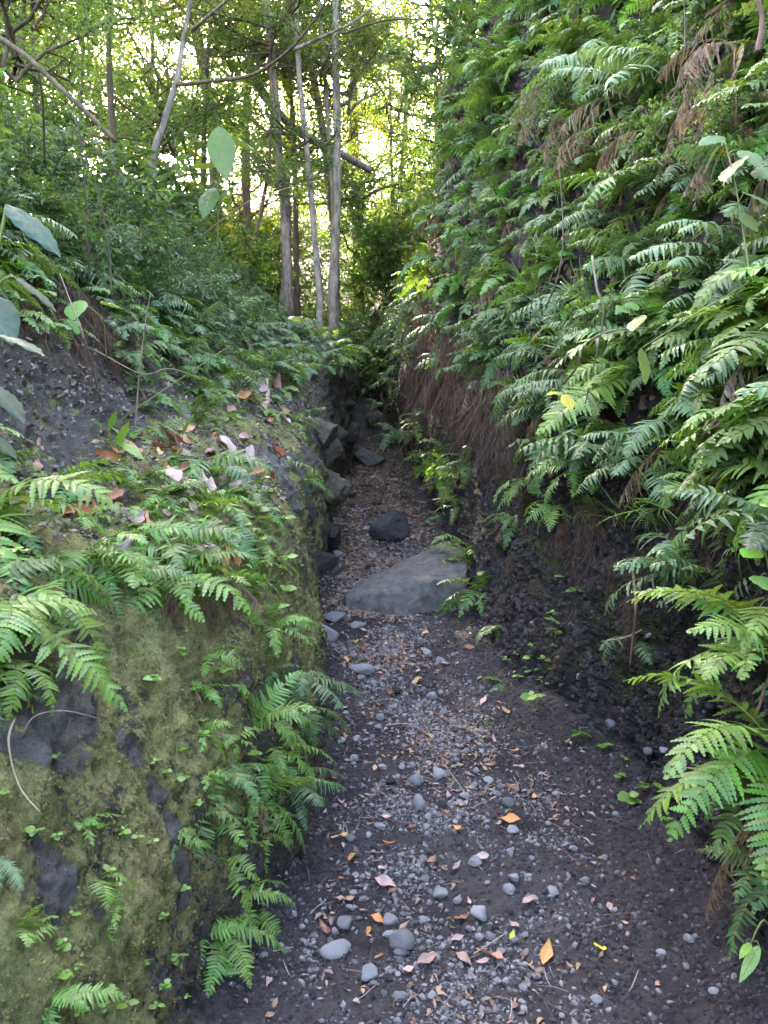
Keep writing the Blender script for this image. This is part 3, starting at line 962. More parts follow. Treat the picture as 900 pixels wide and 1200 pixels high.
# --- near ferns of the right bank
RIGHT = [
    (900, 735, .50, 'bright', 7, 222, 50, ('flat', 'droop', 'arch'), 'largest bright fern hanging over the dark soil beside the trail'),
    (900, 775, .42, 'bright', 6, 230, 48, D3, 'light green fern tucked under the largest bright fern'),
    (905, 880, .46, 'bright', 7, 212, 48, ('arch', 'flat', 'droop'), 'pale bright fern with a wide frond pointing at the gravel'),
    (900, 930, .36, 'green', 6, 222, 55, D3, 'soft lacy fern drooping beneath the wide pale frond'),
    (908, 1010, .30, 'green', 5, 216, 45, D3, 'low fern leaning into view at the black soil corner'),
    (812, 688, .40, 'ladder', 7, 165, 70, ('arch', 'flat', 'droop'), 'bluish ladder-leaved fern spreading under the grass mat'),
    (860, 700, .30, 'ladder', 4, 215, 60, ('arch', 'flat'), 'ladder-leaved fern beside the largest bright fern'),
    (752, 752, .24, 'blue', 4, 225, 75, ('flat', 'droop'), 'small blue-green fern alone on the black soil wall'),
    (800, 505, .42, 'pale', 5, 200, 60, ('arch', 'flat', 'droop'), 'pale fern with a raised wide frond above the grass mat'),
    (770, 540, .38, 'pale', 4, 235, 50, ('flat', 'droop'), 'pale drooping fern under the raised frond'),
    (905, 500, .38, 'bright', 5, 205, 55, ('arch', 'droop'), 'bright fern with long drooping frond over the straw-coloured roots'),
    (715, 520, .36, 'bright', 6, 185, 60, ('flat', 'droop', 'arch'), 'yellow-green fern with feathery fronds at the mat edge'),
    (680, 545, .32, 'bright', 5, 205, 60, D3, 'light fern hanging in front of the dark wall below the mat'),
    (640, 520, .32, 'green', 5, 185, 60, D3, 'olive fern at the corner of the brown root curtain'),
    (900, 385, .46, 'bright', 5, 195, 45, ('flat', 'arch'), 'bright comb-leaved fern reaching out above the vine leaf'),
    (905, 420, .40, 'blue', 5, 215, 45, ('droop', 'flat'), 'dark broad-toothed fern in the shade of the comb-leaved fern'),
    (600, 605, .30, 'green', 6, 205, 70, D3, 'fern bush clinging under the mat over the black wall'),
    (650, 590, .24, 'small', 6, 200, 80, A3, 'small leafy fern on the mossy lump of the wall'),
    (552, 655, .46, 'bright', 7, 215, 70, ('flat', 'droop', 'arch'), 'fern clump growing beside the big flat slab'),
    (566, 695, .42, 'green', 7, 225, 75, ('flat', 'droop', 'arch'), 'fern clump at the wall foot just past the slab'),
    (585, 735, .22, 'green', 4, 230, 60, D3, 'low fern on the wall foot nearest the slab corner'),
    (590, 800, .16, 'small', 4, 220, 80, A3, 'small fern at the trail edge under the slab ferns'),
    (620, 560, .30, 'bright', 4, 215, 50, D3, 'bright narrow fern dangling beside the root curtain'),
    (865, 300, .46, 'pale', 4, 200, 40, ('arch', 'flat'), 'whitish comb fern arching over the twining vine'),
    (850, 345, .40, 'pale', 3, 190, 30, ('flat', 'droop'), 'curled pale fern below the whitish comb fern'),
    (790, 235, .50, 'ladder', 4, 185, 55, ('flat', 'arch'), 'wide ladder-leaved fern with gleaming bluish leaflets'),
    (800, 95, .62, 'pale', 3, 178, 18, ('flat', 'arch'), 'long pale fern arching above the withered fronds'),
    (720, 75, .60, 'pale', 3, 188, 22, ('flat', 'droop'), 'pale green fern stretching out beside the topmost ferns'),
    (760, 110, .55, 'pale', 2, 172, 14, ('arch', 'flat'), 'pale fern frond lying over the brown withered clump'),
]
for (px, py, sz, kd, nf, az, sp, cu, lb) in RIGHT:
    pfern(px, py, sz * 1.1, kd, nf + 1, az + 14, sp, tuple('spill' if c == 'droop' else c for c in cu), lb, group='ferns of the dark bank')


# --- the fern mass of the right bank
MASS_R = [(500, -60), (640, -60), (960, -60), (960, 520), (860, 600), (760, 560), (640, 500), (560, 460), (500, 420), (462, 380), (455, 300), (480, 200)]
for (p, side, n, dist, px, py) in scatter(MASS_R, 106, .29, 14, sides=('right',), maxd=24):
    far = dist > 8
    brown = (inside([(615, 110), (740, 110), (745, 260), (620, 260)], px, py) or inside([(790, 40), (905, 0), (905, 240), (800, 240)], px, py))
    if brown and rnd.random() < .4:
        continue
    if inside([(478, 372), (560, 400), (620, 440), (645, 520), (600, 560), (540, 520), (480, 470)], px, py) and rnd.random() < .4:
        continue
    kd = rnd.choice(('blue', 'blue', 'green', 'green', 'tri', 'tri', 'bright', 'blue', 'ladder', 'bright') if px < 760 or py < 250 else ('green', 'green', 'tri', 'bright', 'bright', 'blue'))
    sz = rnd.choice((rnd.uniform(.30, .42), rnd.uniform(.40, .62))) if not far else rnd.uniform(.4, .64)
    if dist < 3:
        sz *= .8
    fern(p - n * .02, math.pi + rnd.uniform(-.2, 1.05), kd, rnd.choice((5, 6, 7)), sz, rnd.choice((60, 75, 90)), rnd.choice((('flat', 'spill', 'arch'), ('spill', 'fall', 'flat'), ('spill', 'flat', 'flat'))), group='ferns of the dark bank')

# --- the low fringe along the right foot in the distance
FRINGE = [(468, 480), (520, 480), (556, 520), (556, 590), (520, 620), (480, 560)]
for (p, side, n, dist, px, py) in scatter(FRINGE, 14, .25, 8, sides=('right',)):
    fern(p, math.pi + rnd.uniform(-.2, .8), rnd.choice(('green', 'small', 'blue')), 6, rnd.uniform(.32, .5), 80, ('flat', 'droop', 'arch'), group='ferns along the foot of the dark bank')

# --- left slope above the ledge
MASS_L = [(150, 300), (240, 190), (330, 240), (400, 330), (425, 400), (385, 430), (350, 440), (250, 440), (190, 420), (150, 360)]
for (p, side, n, dist, px, py) in scatter(MASS_L, 38, .30, 12, sides=('left',), maxd=22):
    fern(p - n * .02, rnd.uniform(-.9, .5), rnd.choice(('blue', 'green', 'bright', 'pale', 'tri', 'pale')), rnd.choice((5, 6, 7)), rnd.uniform(.30, .54), 85, ('arch', 'flat', 'droop'), group='ferns of the left-hand slope')
UP_L = [(-30, 120), (120, 130), (250, 180), (300, 250), (200, 400), (150, 370), (100, 350), (20, 330), (-30, 300)]
for (p, side, n, dist, px, py) in scatter(UP_L, 19, .26, 15, sides=('left',), maxd=22):
    fern(p - n * .02, rnd.uniform(-1.0, .5), rnd.choice(('blue', 'pale', 'pale', 'tri', 'ladder', 'bright')), 6, rnd.uniform(.24, .5), 90, ('spill', 'flat', 'arch'), group='ferns of the left-hand slope')
for (p, side, n, dist, px, py) in scatter([(130, 320), (380, 350), (350, 470), (210, 470), (130, 420)], 14, .18, 14, sides=('left',)):
    fern(p - n * .02, rnd.uniform(-1.1, .3), rnd.choice(('pale', 'green', 'bright', 'blue', 'tri')), rnd.choice((5, 6, 7)), rnd.uniform(.26, .46), 85, ('spill', 'flat', 'fall'), group='ferns of the left-hand slope')
# --- bright ferns at the end of the trail
END = [(395, 290), (480, 250), (480, 420), (430, 460), (405, 400)]
for (p, side, n, dist, px, py) in scatter(END, 8, .42, 5, maxd=45):
    fern(p, rnd.uniform(-2.8, -.4), rnd.choice(('pale', 'bright', 'blue')), 6, rnd.uniform(.6, .95), 120, ('arch', 'flat', 'droop'), group='ferns at the end of the trail')

for k in range(13):
    d_ = rnd.uniform(15.5, 25)
    sd = rnd.choice((-1, -1, 1))
    x_ = st(d_, 2) - rnd.uniform(.05, 1.0) if sd < 0 else st(d_, 3) + rnd.uniform(.0, .7)
    g_ = ground(float(x_), d_)
    if g_:
        fern(g_[0], rnd.uniform(-2.6, -.4), rnd.choice(('pale', 'bright', 'blue', 'pale')), 7, rnd.uniform(.6, .95), 130, ('arch', 'flat', 'spill'), group='ferns at the end of the trail')

for (px, py, kd, s_) in [(490, 300, 'blue', .8), (497, 260, 'green', .8), (505, 225, 'blue', .85), (492, 335, 'pale', .7), (486, 365, 'blue', .7), (515, 200, 'tri', .85), (520, 250, 'blue', .75), (512, 310, 'green', .75), (500, 350, 'bright', .65)]:
    pfern(px, py, s_, kd, 7, 190, 75, ('arch', 'flat', 'spill'), None, group='ferns of the dark bank', desc=kd)

# --- withered fronds
DEAD = [(665, 112), (700, 118), (735, 128), (690, 150), (720, 165), (655, 140), (860, 65), (888, 70), (850, 100), (880, 120), (865, 160), (893, 180), (600, 340), (885, 25), (760, 150), (790, 170), (820, 180), (840, 140), (870, 200), (700, 190), (905, 140), (745, 190)]
for i, (px, py) in enumerate(DEAD):
    h = hit(px, py)
    if h:
        near = h[3] < 4.0
        fern(h[0] + Vector((-.12, -.05, .05)), math.pi + rnd.uniform(-.1, .9), 'dead', rnd.choice((4, 5, 6)), rnd.uniform(.24, .38) * (0.8 if near else 1.15), 80, ('droop', 'hang', 'hang'), group='withered ferns hanging from the dark bank', desc='withered brown')


# --- the small ferns that fill in behind those, too many to count: one object
def filler(name, spots, kinds, size, az):
    Vs, Fs, Ms, Ts = [], [], [], []
    n0 = 0
    mats = []
    for (p, side, n, dist, px, py) in spots:
        kd = rnd.choice(kinds)
        nf = rnd.choice((4, 5, 6))
        s0 = rnd.uniform(*size) * (1 if dist < 8 else 1.3)
        a0 = az + rnd.uniform(-.3, .8) * (1 if az > 1 else -1)
        for i in range(nf):
            me = rnd.choice(fronds(kd, rnd.choice(('spill', 'flat', 'fall')), False))
            V = np.empty(len(me.vertices) * 3)
            me.vertices.foreach_get('co', V)
            mx = Euler((rnd.uniform(-.5, .5), rnd.uniform(-.3, .3), a0 + (i / max(nf - 1, 1) * 2 - 1) * 1.3 + rnd.uniform(-.2, .2))).to_matrix()
            V = V.reshape(-1, 3) @ np.array(mx).T * (s0 * rnd.uniform(.7, 1.1)) + np.array(p)
            lv = [0] * len(me.loops)
            me.loops.foreach_get('vertex_index', lv)
            idx = []
            for m_ in me.materials:
                if m_ not in mats:
                    mats.append(m_)
                idx.append(mats.index(m_))
            for pl in me.polygons:
                Fs.append(tuple(lv[k] + n0 for k in range(pl.loop_start, pl.loop_start + pl.loop_total)))
                Ms.append(idx[pl.material_index])
            Vs.append(V)
            Ts.append(np.full(len(V), rnd.random()))
            n0 += len(V)
    o = link(name, mesh_np(name, np.concatenate(Vs), Fs, mats, Ms, False, {'tint': np.concatenate(Ts)}))
    o['kind'] = 'stuff'


filler('undergrowth', scatter(MASS_R, 220, .15, 6, sides=('right',), maxd=24), ('blue', 'green', 'tri', 'bright', 'green'), (.2, .36), math.pi)
filler('undergrowth', scatter(MASS_L, 60, .16, 6, sides=('left',), maxd=22) + scatter(UP_L, 50, .16, 6, sides=('left',), maxd=22), ('blue', 'green', 'bright', 'pale'), (.18, .32), -.4)
filler('undergrowth', scatter([(120, 320), (380, 340), (350, 470), (200, 480), (130, 430)], 60, .10, 6, sides=('left',)) + scatter([(-20, 200), (150, 240), (190, 380), (60, 400), (-20, 360)], 40, .12, 8, sides=('left',)), ('green', 'bright', 'small', 'pale'), (.12, .26), -.6)
filler('undergrowth', scatter(END, 60, .2, 4, maxd=45), ('pale', 'bright', 'green'), (.4, .6), -1.5)
filler('undergrowth', scatter([(900, -80), (1300, -80), (1300, 640), (900, 620)], 90, .16, 10, sides=('right',), maxd=8), ('blue', 'green', 'tri', 'bright'), (.26, .46), math.pi)
filler('undergrowth', scatter([(-260, 480), (0, 520), (0, 720), (-260, 760)], 26, .10, 10, sides=('left',), maxd=6) + scatter([(-300, 60), (0, 120), (0, 380), (-300, 380)], 40, .16, 10, sides=('left',), maxd=8), ('bright', 'green', 'small'), (.18, .34), -.7)

# ------------------------------------------------------------------ stones
def ico(sub):
    import bmesh
    bm = bmesh.new()
    bmesh.ops.create_icosphere(bm, subdivisions=sub, radius=1.0)
    V = np.array([v.co[:] for v in bm.verts])
    F = [tuple(v.index for v in f.verts) for f in bm.faces]
    bm.free()
    return V, F


ICO = {k: ico(k) for k in (1, 2, 3, 5)}


def rock(seed, sub=3, planes=11, rough=0.05, scale=(1, 1, 1), soft=15.0):
    """an angular stone: a ball cut by random planes, edges worn, surface pitted"""
    q = np.random.RandomState(seed)
    V, F = ICO[sub]
    Nn = q.normal(size=(planes, 3))
    Nn /= np.linalg.norm(Nn, axis=1)[:, None]
    dd = q.uniform(.50, .95, planes)
    c = V @ Nn.T
    c = np.where(c > 0.05, dd[None] / np.maximum(c, .05), 9.0)
    c = np.minimum(c, 1.25)
    r = -np.log(np.exp(-soft * c).sum(1) + math.exp(-soft * 1.15)) / soft
    P = V * r[:, None]
    P = P * (1 + rough * fbm(P + seed * 3.1, 2.1, 4)[:, None] + rough * .5 * fbm(P + seed, 7.0, 3)[:, None])
    return P * np.array(scale), F


def put_stone(P, F, loc, rot, size, mat, name, label, cat='stone', group=None, smooth=True, desc=None):
    me = mesh_np(name, P, F, [mat], None, smooth)
    o = link(name, me, None, loc, rot, size)
    return tag(o, label, cat, group, None if label else (desc, 'stone'))


# the large slab in the trail: a wedge that slopes up to the dark bank
def slab(pix, below):
    import bmesh
    C_ = [at(*p) for p in pix]
    C_ += [Vector((p.x, p.y, p.z - .35)) for p in (at(*b) for b in below)]
    o = sum(C_, Vector()) / len(C_)
    bm = bmesh.new()
    for c in C_:
        bm.verts.new(c - o)
    bmesh.ops.convex_hull(bm, input=bm.verts)
    for v in [v for v in bm.verts if not v.link_faces]:
        bm.verts.remove(v)
    bmesh.ops.bevel(bm, geom=list(bm.edges), offset=.022, segments=2, profile=.6, affect='EDGES')
    bmesh.ops.triangulate(bm, faces=bm.faces)
    for _ in range(5):
        e = [e for e in bm.edges if e.calc_length() > .030]
        if not e:
            break
        bmesh.ops.subdivide_edges(bm, edges=e, cuts=1)
        bmesh.ops.triangulate(bm, faces=bm.faces)
    bm.normal_update()
    V = np.array([v.co[:] for v in bm.verts])
    Nn = np.array([v.normal[:] for v in bm.verts])
    F = [tuple(v.index for v in f.verts) for f in bm.faces]
    bm.free()
    d = .030 * fbm(V, 2.2, 4) + .011 * fbm(V, 5, 6, True, gain=.6) + .012 * fbm(V, 9, 5, gain=.6) + .005 * fbm(V, 40, 4)
    return V + Nn * d[:, None], F, o


P, F, o_ = slab([(402, 712, 6.2), (470, 728, 6.02), (548, 722, 6.15), (404, 700, 6.25), (455, 691, 6.1), (505, 680, 6.08), (546, 676, 6.2), (416, 685, 6.8), (468, 659, 7.1), (524, 634, 7.3), (552, 645, 7.1)],
                [(402, 712, 6.2), (470, 728, 6.02), (548, 722, 6.15), (552, 690, 7.2), (420, 690, 7.0)])
put_stone(P, F, o_, None, 1.0, M['slab'], 'flat_boulder', 'large grey wedge of rock lying tilted across the trail', 'boulder')


def pstone(px, py, wpx, seed, mat, label, squash=.75, planes=11, rough=.05, sink=.25, sub=3, cat='stone', name='stone', group=None, rz=None, flat=0.0, desc=None):
    h = hit(px, py)
    if h is None:
        return
    p = h[0]
    dep = (p - CAM).dot(CF)
    w = wpx / FPX * dep / 2 / .85
    P, F = rock(seed, sub, planes, rough * 2.2, (1, rnd.uniform(.75, 1.0), squash), 24.0 if sub == 5 else 30.0)
    put_stone(P, F, p + Vector((0, 0, w * squash * (1 - sink) * .8)), Euler((rnd.uniform(-.2, .2), rnd.uniform(-.2, .2) + flat, rnd.uniform(0, 6) if rz is None else rz)), w, M[mat], name, label, cat, group, smooth=sub > 2, desc=desc)


pstone(456, 632, 38, 21, 'dark_stone', 'dark rounded boulder standing on the trail behind the flat slab', .85, 9, .05, .12, 5, 'boulder', 'boulder')
pstone(372, 668, 38, 8, 'dark_stone', 'grey boulder wedged against the mossy wall foot, nearest of the two', .8, 9, .06, .1, 5, 'boulder', 'boulder')
pstone(386, 643, 40, 33, 'dark_stone', 'dark flat-topped boulder against the wall foot behind the grey one', .7, 10, .06, .1, 5, 'boulder', 'boulder')
pstone(429, 545, 44, 14, 'slab', 'low flat grey stone lying across the trail before the pale block', .5, 9, .06, .1, 5, 'boulder', 'boulder')
pstone(441, 500, 23, 5, 'tan_stone', 'pale squarish block of stone at the far bend of the trail', 1.0, 7, .04, .05, 5, 'boulder', 'boulder', flat=.1)
pstone(383, 582, 42, 47, 'tan_stone', 'brownish rounded rock bulging from the cleft wall', .9, 9, .08, .35, 5, 'boulder', 'boulder')
pstone(380, 515, 40, 52, 'tan_stone', 'brown rock lodged high in the cleft wall', .7, 9, .08, .35, 5, 'boulder', 'boulder')
pstone(362, 606, 24, 61, 'dark_stone', 'dark rock half buried in the cleft wall below the hanging fern', .8, 9, .08, .4, 5, 'boulder', 'boulder')
pstone(408, 520, 24, 66, 'dark_stone', 'dark upright column of earth at the end of the cleft wall', 1.3, 7, .08, .45, 5, 'boulder', 'boulder')  # column of earth, modelled as an angular dark stone
pstone(590, 545, 22, 63, 'dark_stone', 'reddish dark rock stuck in the black wall beside the roots', .8, 9, .08, .4, 3, 'boulder', 'boulder')
pstone(697, 690, 20, 71, 'dark_stone', 'smooth dark stone embedded in the black wall beneath the mat', 1.0, 9, .05, .5, 3)
pstone(382, 750, 24, 72, 'stone', 'grey pointed stone leaning on the wall foot past the ferns', .9, 8, .05, .2)
pstone(424, 788, 26, 73, 'stone', 'flat grey stone on the gravel between slab and ferns', .45, 8, .05, .2)
pstone(390, 728, 24, 74, 'stone', 'pale flat stone on the trail edge before the slab', .45, 8, .05, .2)
pstone(418, 735, 16, 75, 'stone', 'small grey stone touching the front of the flat slab', .6, 8, .05, .2)
HAND = [(392, 1116, 31, 'rounded grey stone by the upright orange leaf'), (469, 1110, 30, 'largest grey stone lying in the gravel'), (405, 1085, 20, 'light grey stone just above the rounded one'),
        (456, 1080, 18, 'light grey stone above the largest one'), (561, 1076, 20, 'angular grey stone beside the trail centre'), (431, 1145, 21, 'grey stone below the two big pebbles'),
        (490, 945, 19, 'grey stone in the gravel by the fern shadow'), (488, 917, 16, 'grey stone just above its larger twin'), (513, 910, 16, 'dark grey stone right of the twin stones'),
        (516, 1050, 17, 'dark round stone among gravel'), (455, 1097, 12, 'small stone squeezed between two bigger ones'), (601, 975, 13, 'small stone touching the torn tan leaf'),
        (410, 985, 13, 'small grey stone at the wall-side gravel'), (648, 1047, 16, 'round stone in dark soil'), (574, 1100, 12, 'small grey stone near the yellow-green leaf'), (700, 1172, 16, 'pale stone near the bottom gravel patch')]
for i, (px, py, w, lb) in enumerate(HAND):
    pstone(px, py, w, 100 + i, 'stone', lb, rnd.uniform(.5, .75), 9, .06, .25, group='loose stones on the trail')

for k, (p, side, n, dist, px, py) in enumerate(scatter([(600, 640), (720, 650), (840, 780), (860, 1000), (720, 880), (620, 780)], 22, .08, 14, sides=('right',))):
    pstone(px, py, rnd.uniform(7, 17), 500 + k, rnd.choice(('dark_stone', 'dark_stone', 'stone')), None, .8, 9, .08, .6, 3, group='stones in the dark wall', desc='small')
TRAIL = [(392, 840), (560, 800), (640, 860), (760, 960), (830, 1080), (860, 1230), (280, 1230), (330, 1120), (385, 960)]
GRAVELLY = [(400, 760), (520, 760), (600, 900), (640, 1000), (620, 1210), (340, 1210), (390, 1000)]
pts_st = []
for k, (p, side, n, dist, px, py) in enumerate(scatter(GRAVELLY, 120, .05, 9, sides=('path',))):
    w = rnd.choice((rnd.uniform(5, 9), rnd.uniform(7, 13))) * (1 + .4 * (rnd.random() < .12))
    pstone(px, py, w, 200 + k % 40, 'stone' if rnd.random() < .8 else 'dark_stone', None, rnd.uniform(.5, .8), 9, .06, .25, 2, group='loose stones on the trail', desc='small')
for k, (p, side, n, dist, px, py) in enumerate(scatter([(640, 860), (760, 960), (830, 1080), (860, 1230), (620, 1210), (640, 1000)], 24, .07, 9, sides=('path', 'right'))):
    pstone(px, py, rnd.uniform(5, 11), 240 + k, 'stone', None, .7, 9, .06, .3, 2, group='loose stones on the trail', desc='small')
for k, (p, side, n, dist, px, py) in enumerate(scatter([(395, 560), (490, 560), (530, 630), (400, 720), (380, 760), (375, 700)], 26, .12, 7, sides=('path',))):
    pstone(px, py, rnd.uniform(6, 13), 270 + k, rnd.choice(('stone', 'dark_stone')), None, .55, 9, .06, .3, 2, group='loose stones on the trail', desc='small')


# ------------------------------------------------------------------ gravel, crumbs and litter nobody could count
def swarm(name, protos, locs, scales, mat, smooth=False, normals=None, tint=None):
    """many small copies in one mesh"""
    Vs, Fs, Ts = [], [], []
    n0 = 0
    k = len(locs)
    which = rs.randint(0, len(protos), k)
    for j, (PV_, PF_) in enumerate(protos):
        idx = np.where(which == j)[0]
        if len(idx) == 0:
            continue
        m = len(idx)
        q = rs.normal(size=(m, 4))
        if normals == 'flat':
            q[:, 1] *= .18
            q[:, 2] *= .18
        q /= np.linalg.norm(q, axis=1)[:, None]
        w, x, y, z = q.T
        Rm = np.empty((m, 3, 3))
        Rm[:, 0, 0] = 1 - 2 * (y * y + z * z); Rm[:, 0, 1] = 2 * (x * y - z * w); Rm[:, 0, 2] = 2 * (x * z + y * w)
        Rm[:, 1, 0] = 2 * (x * y + z * w); Rm[:, 1, 1] = 1 - 2 * (x * x + z * z); Rm[:, 1, 2] = 2 * (y * z - x * w)
        Rm[:, 2, 0] = 2 * (x * z - y * w); Rm[:, 2, 1] = 2 * (y * z + x * w); Rm[:, 2, 2] = 1 - 2 * (x * x + y * y)
        V = np.einsum('mij,vj->mvi', Rm, PV_) * np.asarray(scales)[idx][:, None, None] + np.asarray(locs)[idx][:, None, :]
        F = np.asarray(PF_)
        Fa = F[None] + (np.arange(m) * len(PV_))[:, None, None] + n0
        Vs.append(V.reshape(-1, 3))
        Fs.append(Fa.reshape(-1, F.shape[1]))
        Ts.append(np.repeat(rs.rand(m), len(PV_)))
        n0 += m * len(PV_)
    me = mesh_np(name, np.concatenate(Vs), np.concatenate(Fs), [mat], None, smooth, {'tint': np.concatenate(Ts)})
    o = link(name, me)
    o['kind'] = 'stuff'
    return o


def grid_points(P, n, weight):
    """random points on a (rows, cols, 3) sheet, weight (rows, cols) of chance per area"""
    a = np.linalg.norm(np.cross(P[1:, :-1] - P[:-1, :-1], P[:-1, 1:] - P[:-1, :-1]), axis=2)
    w = (a * weight[:-1, :-1]).ravel()
    i = rs.choice(len(w), n, p=w / w.sum())
    r, c = np.divmod(i, P.shape[1] - 1)
    u, v = rs.rand(n, 1), rs.rand(n, 1)
    return P[r, c] * (1 - u) * (1 - v) + P[r + 1, c] * u * (1 - v) + P[r, c + 1] * (1 - u) * v + P[r + 1, c + 1] * u * v, r, c


pebble = [rock(300 + i, 1, 7, .12, (1, .8, .6), 30) for i in range(8)]
Dp = PP[..., 1]
frac = (PP[..., 0] - st(Dp, 2)) / (st(Dp, 3) - st(Dp, 2))
patchy = np.clip(.42 + 2.4 * fbm(PP, 2.3, 5, off=8, gain=.7), 0.03, 1.5)
centre = np.exp(-((frac - .38) / .26) ** 2) + .35 * np.exp(-((frac - .72) / .14) ** 2) * np.clip(fbm(PP, 2.6, 3, off=31) * 3, 0, 2)
nearw = np.clip((Dp - 1.2) / .3, 0, 1) * np.clip(1.6 - Dp / 7, .0, 1) * np.clip((frac + .02) * 20, 0, 1) * np.clip((1.02 - frac) * 20, 0, 1)
L, _, _ = grid_points(PP, 19000, patchy * centre * nearw / np.clip(Dp / 2.5, 1, 4) ** .8)
sc = .0022 + .013 * rs.rand(len(L)) ** 5 + .0025 * rs.rand(len(L))
sc *= np.clip(L[:, 1] / 3, 1, 2.2)
swarm('gravel', pebble, L + np.array([0, 0, .0005]), sc, M['gravel'])
L, _, _ = grid_points(PP, 34000, nearw * (0.3 + np.clip((frac - .5) * 2, 0, 1) + np.clip(.22 - frac, 0, 1) * 4) / np.clip(Dp / 2.5, 1, 4))
swarm('soil_crumbs', pebble, L, .002 + .013 * rs.rand(len(L)) ** 3.5, M['crumb'])
# cindery crumbs of the black wall
t_i = np.arange(RP.shape[1])
cut = np.cumsum(SEG)
wz = ((t_i > SEG[0]) & (t_i < cut[3]))[None, :] * np.clip((RP[..., 1] - 1.3) / .3, 0, 1) * np.clip(1.4 - RP[..., 1] / 9, 0, 1)
L, r_, c_ = grid_points(RP, 24000, wz / np.clip(RP[..., 1] / 2.5, 1, 4))
swarm('scoria_rubble', pebble, L + RN[r_, c_] * .004, (.003 + .014 * rs.rand(len(L)) ** 4) * np.clip(L[:, 1] / 3, 1, 2), M['crumb'])
wz = ((t_i[:LP.shape[1]] > SEG[0]) & (t_i[:LP.shape[1]] < cut[1] - 20))[None, :] * np.clip((LP[..., 1] - 1.3) / .3, 0, 1) * np.clip(1.4 - LP[..., 1] / 6, 0, 1)
L, r_, c_ = grid_points(LP, 3500, wz)
swarm('scoria_rubble', pebble, L, .003 + .012 * rs.rand(len(L)) ** 3, M['crumb'])
# grit of the bare soil face above the ledge
wz = ((t_i[:LP.shape[1]] > cut[2] + 15) & (t_i[:LP.shape[1]] < cut[4] - 8))[None, :] * np.clip((LP[..., 1] - 1.5) / .3, 0, 1) * np.clip(1.5 - LP[..., 1] / 5, 0, 1)
L, r_, c_ = grid_points(LP, 5000, wz)
swarm('gravel', pebble, L, .003 + .017 * rs.rand(len(L)) ** 4, M['gravel'])


# ------------------------------------------------------------------ leaves on the ground
def leaf_grid(nx=7, ny=4, wid=.36, curl=.6, cup=.5, tip=1.0, wave=.06, seed=0, twist=.3):
    q = random.Random(seed)
    ph = q.uniform(0, 6)
    V, F = [], []
    for i in range(nx + 1):
        u = i / nx
        w = wid * (math.sin(math.pi * u ** .85) ** tip + .012)
        for j in range(ny + 1):
            v = j / ny * 2 - 1
            x = u - .5
            z = curl * (x * x - .1) + cup * w * abs(v) ** 1.6 * (1 - .2 * math.sin(3 * u)) + wave * math.sin(9 * u + ph + 2 * v) * abs(v) + twist * x * v * w
            V.append((x, v * w * (.95 + .05 * math.sin(11 * u + ph)), z))
    for i in range(nx):
        for j in range(ny):
            a = i * (ny + 1) + j
            F.append((a, a + 1, a + ny + 2, a + ny + 1))
    return np.array(V), F


LEAFV = [leaf_grid(seed=i, wid=rnd.uniform(.16, .26), curl=rnd.uniform(-.7, .9), cup=rnd.uniform(-.7, .9), wave=rnd.uniform(.02, .09), twist=rnd.uniform(-1, 1)) for i in range(10)]
LEAFM = {}


def fallen(px, py, lpx, mat, label=None, rz=None, group='fallen leaves', up=0.0, desc='dry brown', k=None):
    h = hit(px, py)
    if h is None:
        return
    p, side, n, dist = h
    dep = (p - CAM).dot(CF)
    s = lpx / FPX * dep
    k = rnd.randrange(10) if k is None else k
    if (k, mat) not in LEAFM:
        LEAFM[(k, mat)] = mesh_np('fallen_leaf', LEAFV[k][0], LEAFV[k][1], [M[mat]], None, True)
    q = n.to_track_quat('Z', 'Y').to_matrix().to_4x4() @ Matrix.Rotation(rnd.uniform(0, 6.28) if rz is None else rz, 4, 'Z') @ Matrix.Rotation(rnd.uniform(-.25, .25) - up, 4, 'Y') @ Matrix.Rotation(rnd.uniform(-.3, .3), 4, 'X')
    o = link('fallen_leaf', LEAFM[(k, mat)], None, p + n * (.012 * 1 + s * .06), q.to_euler(), s)
    tag(o, label, 'leaf', group, None if label else (desc, 'leaf'))


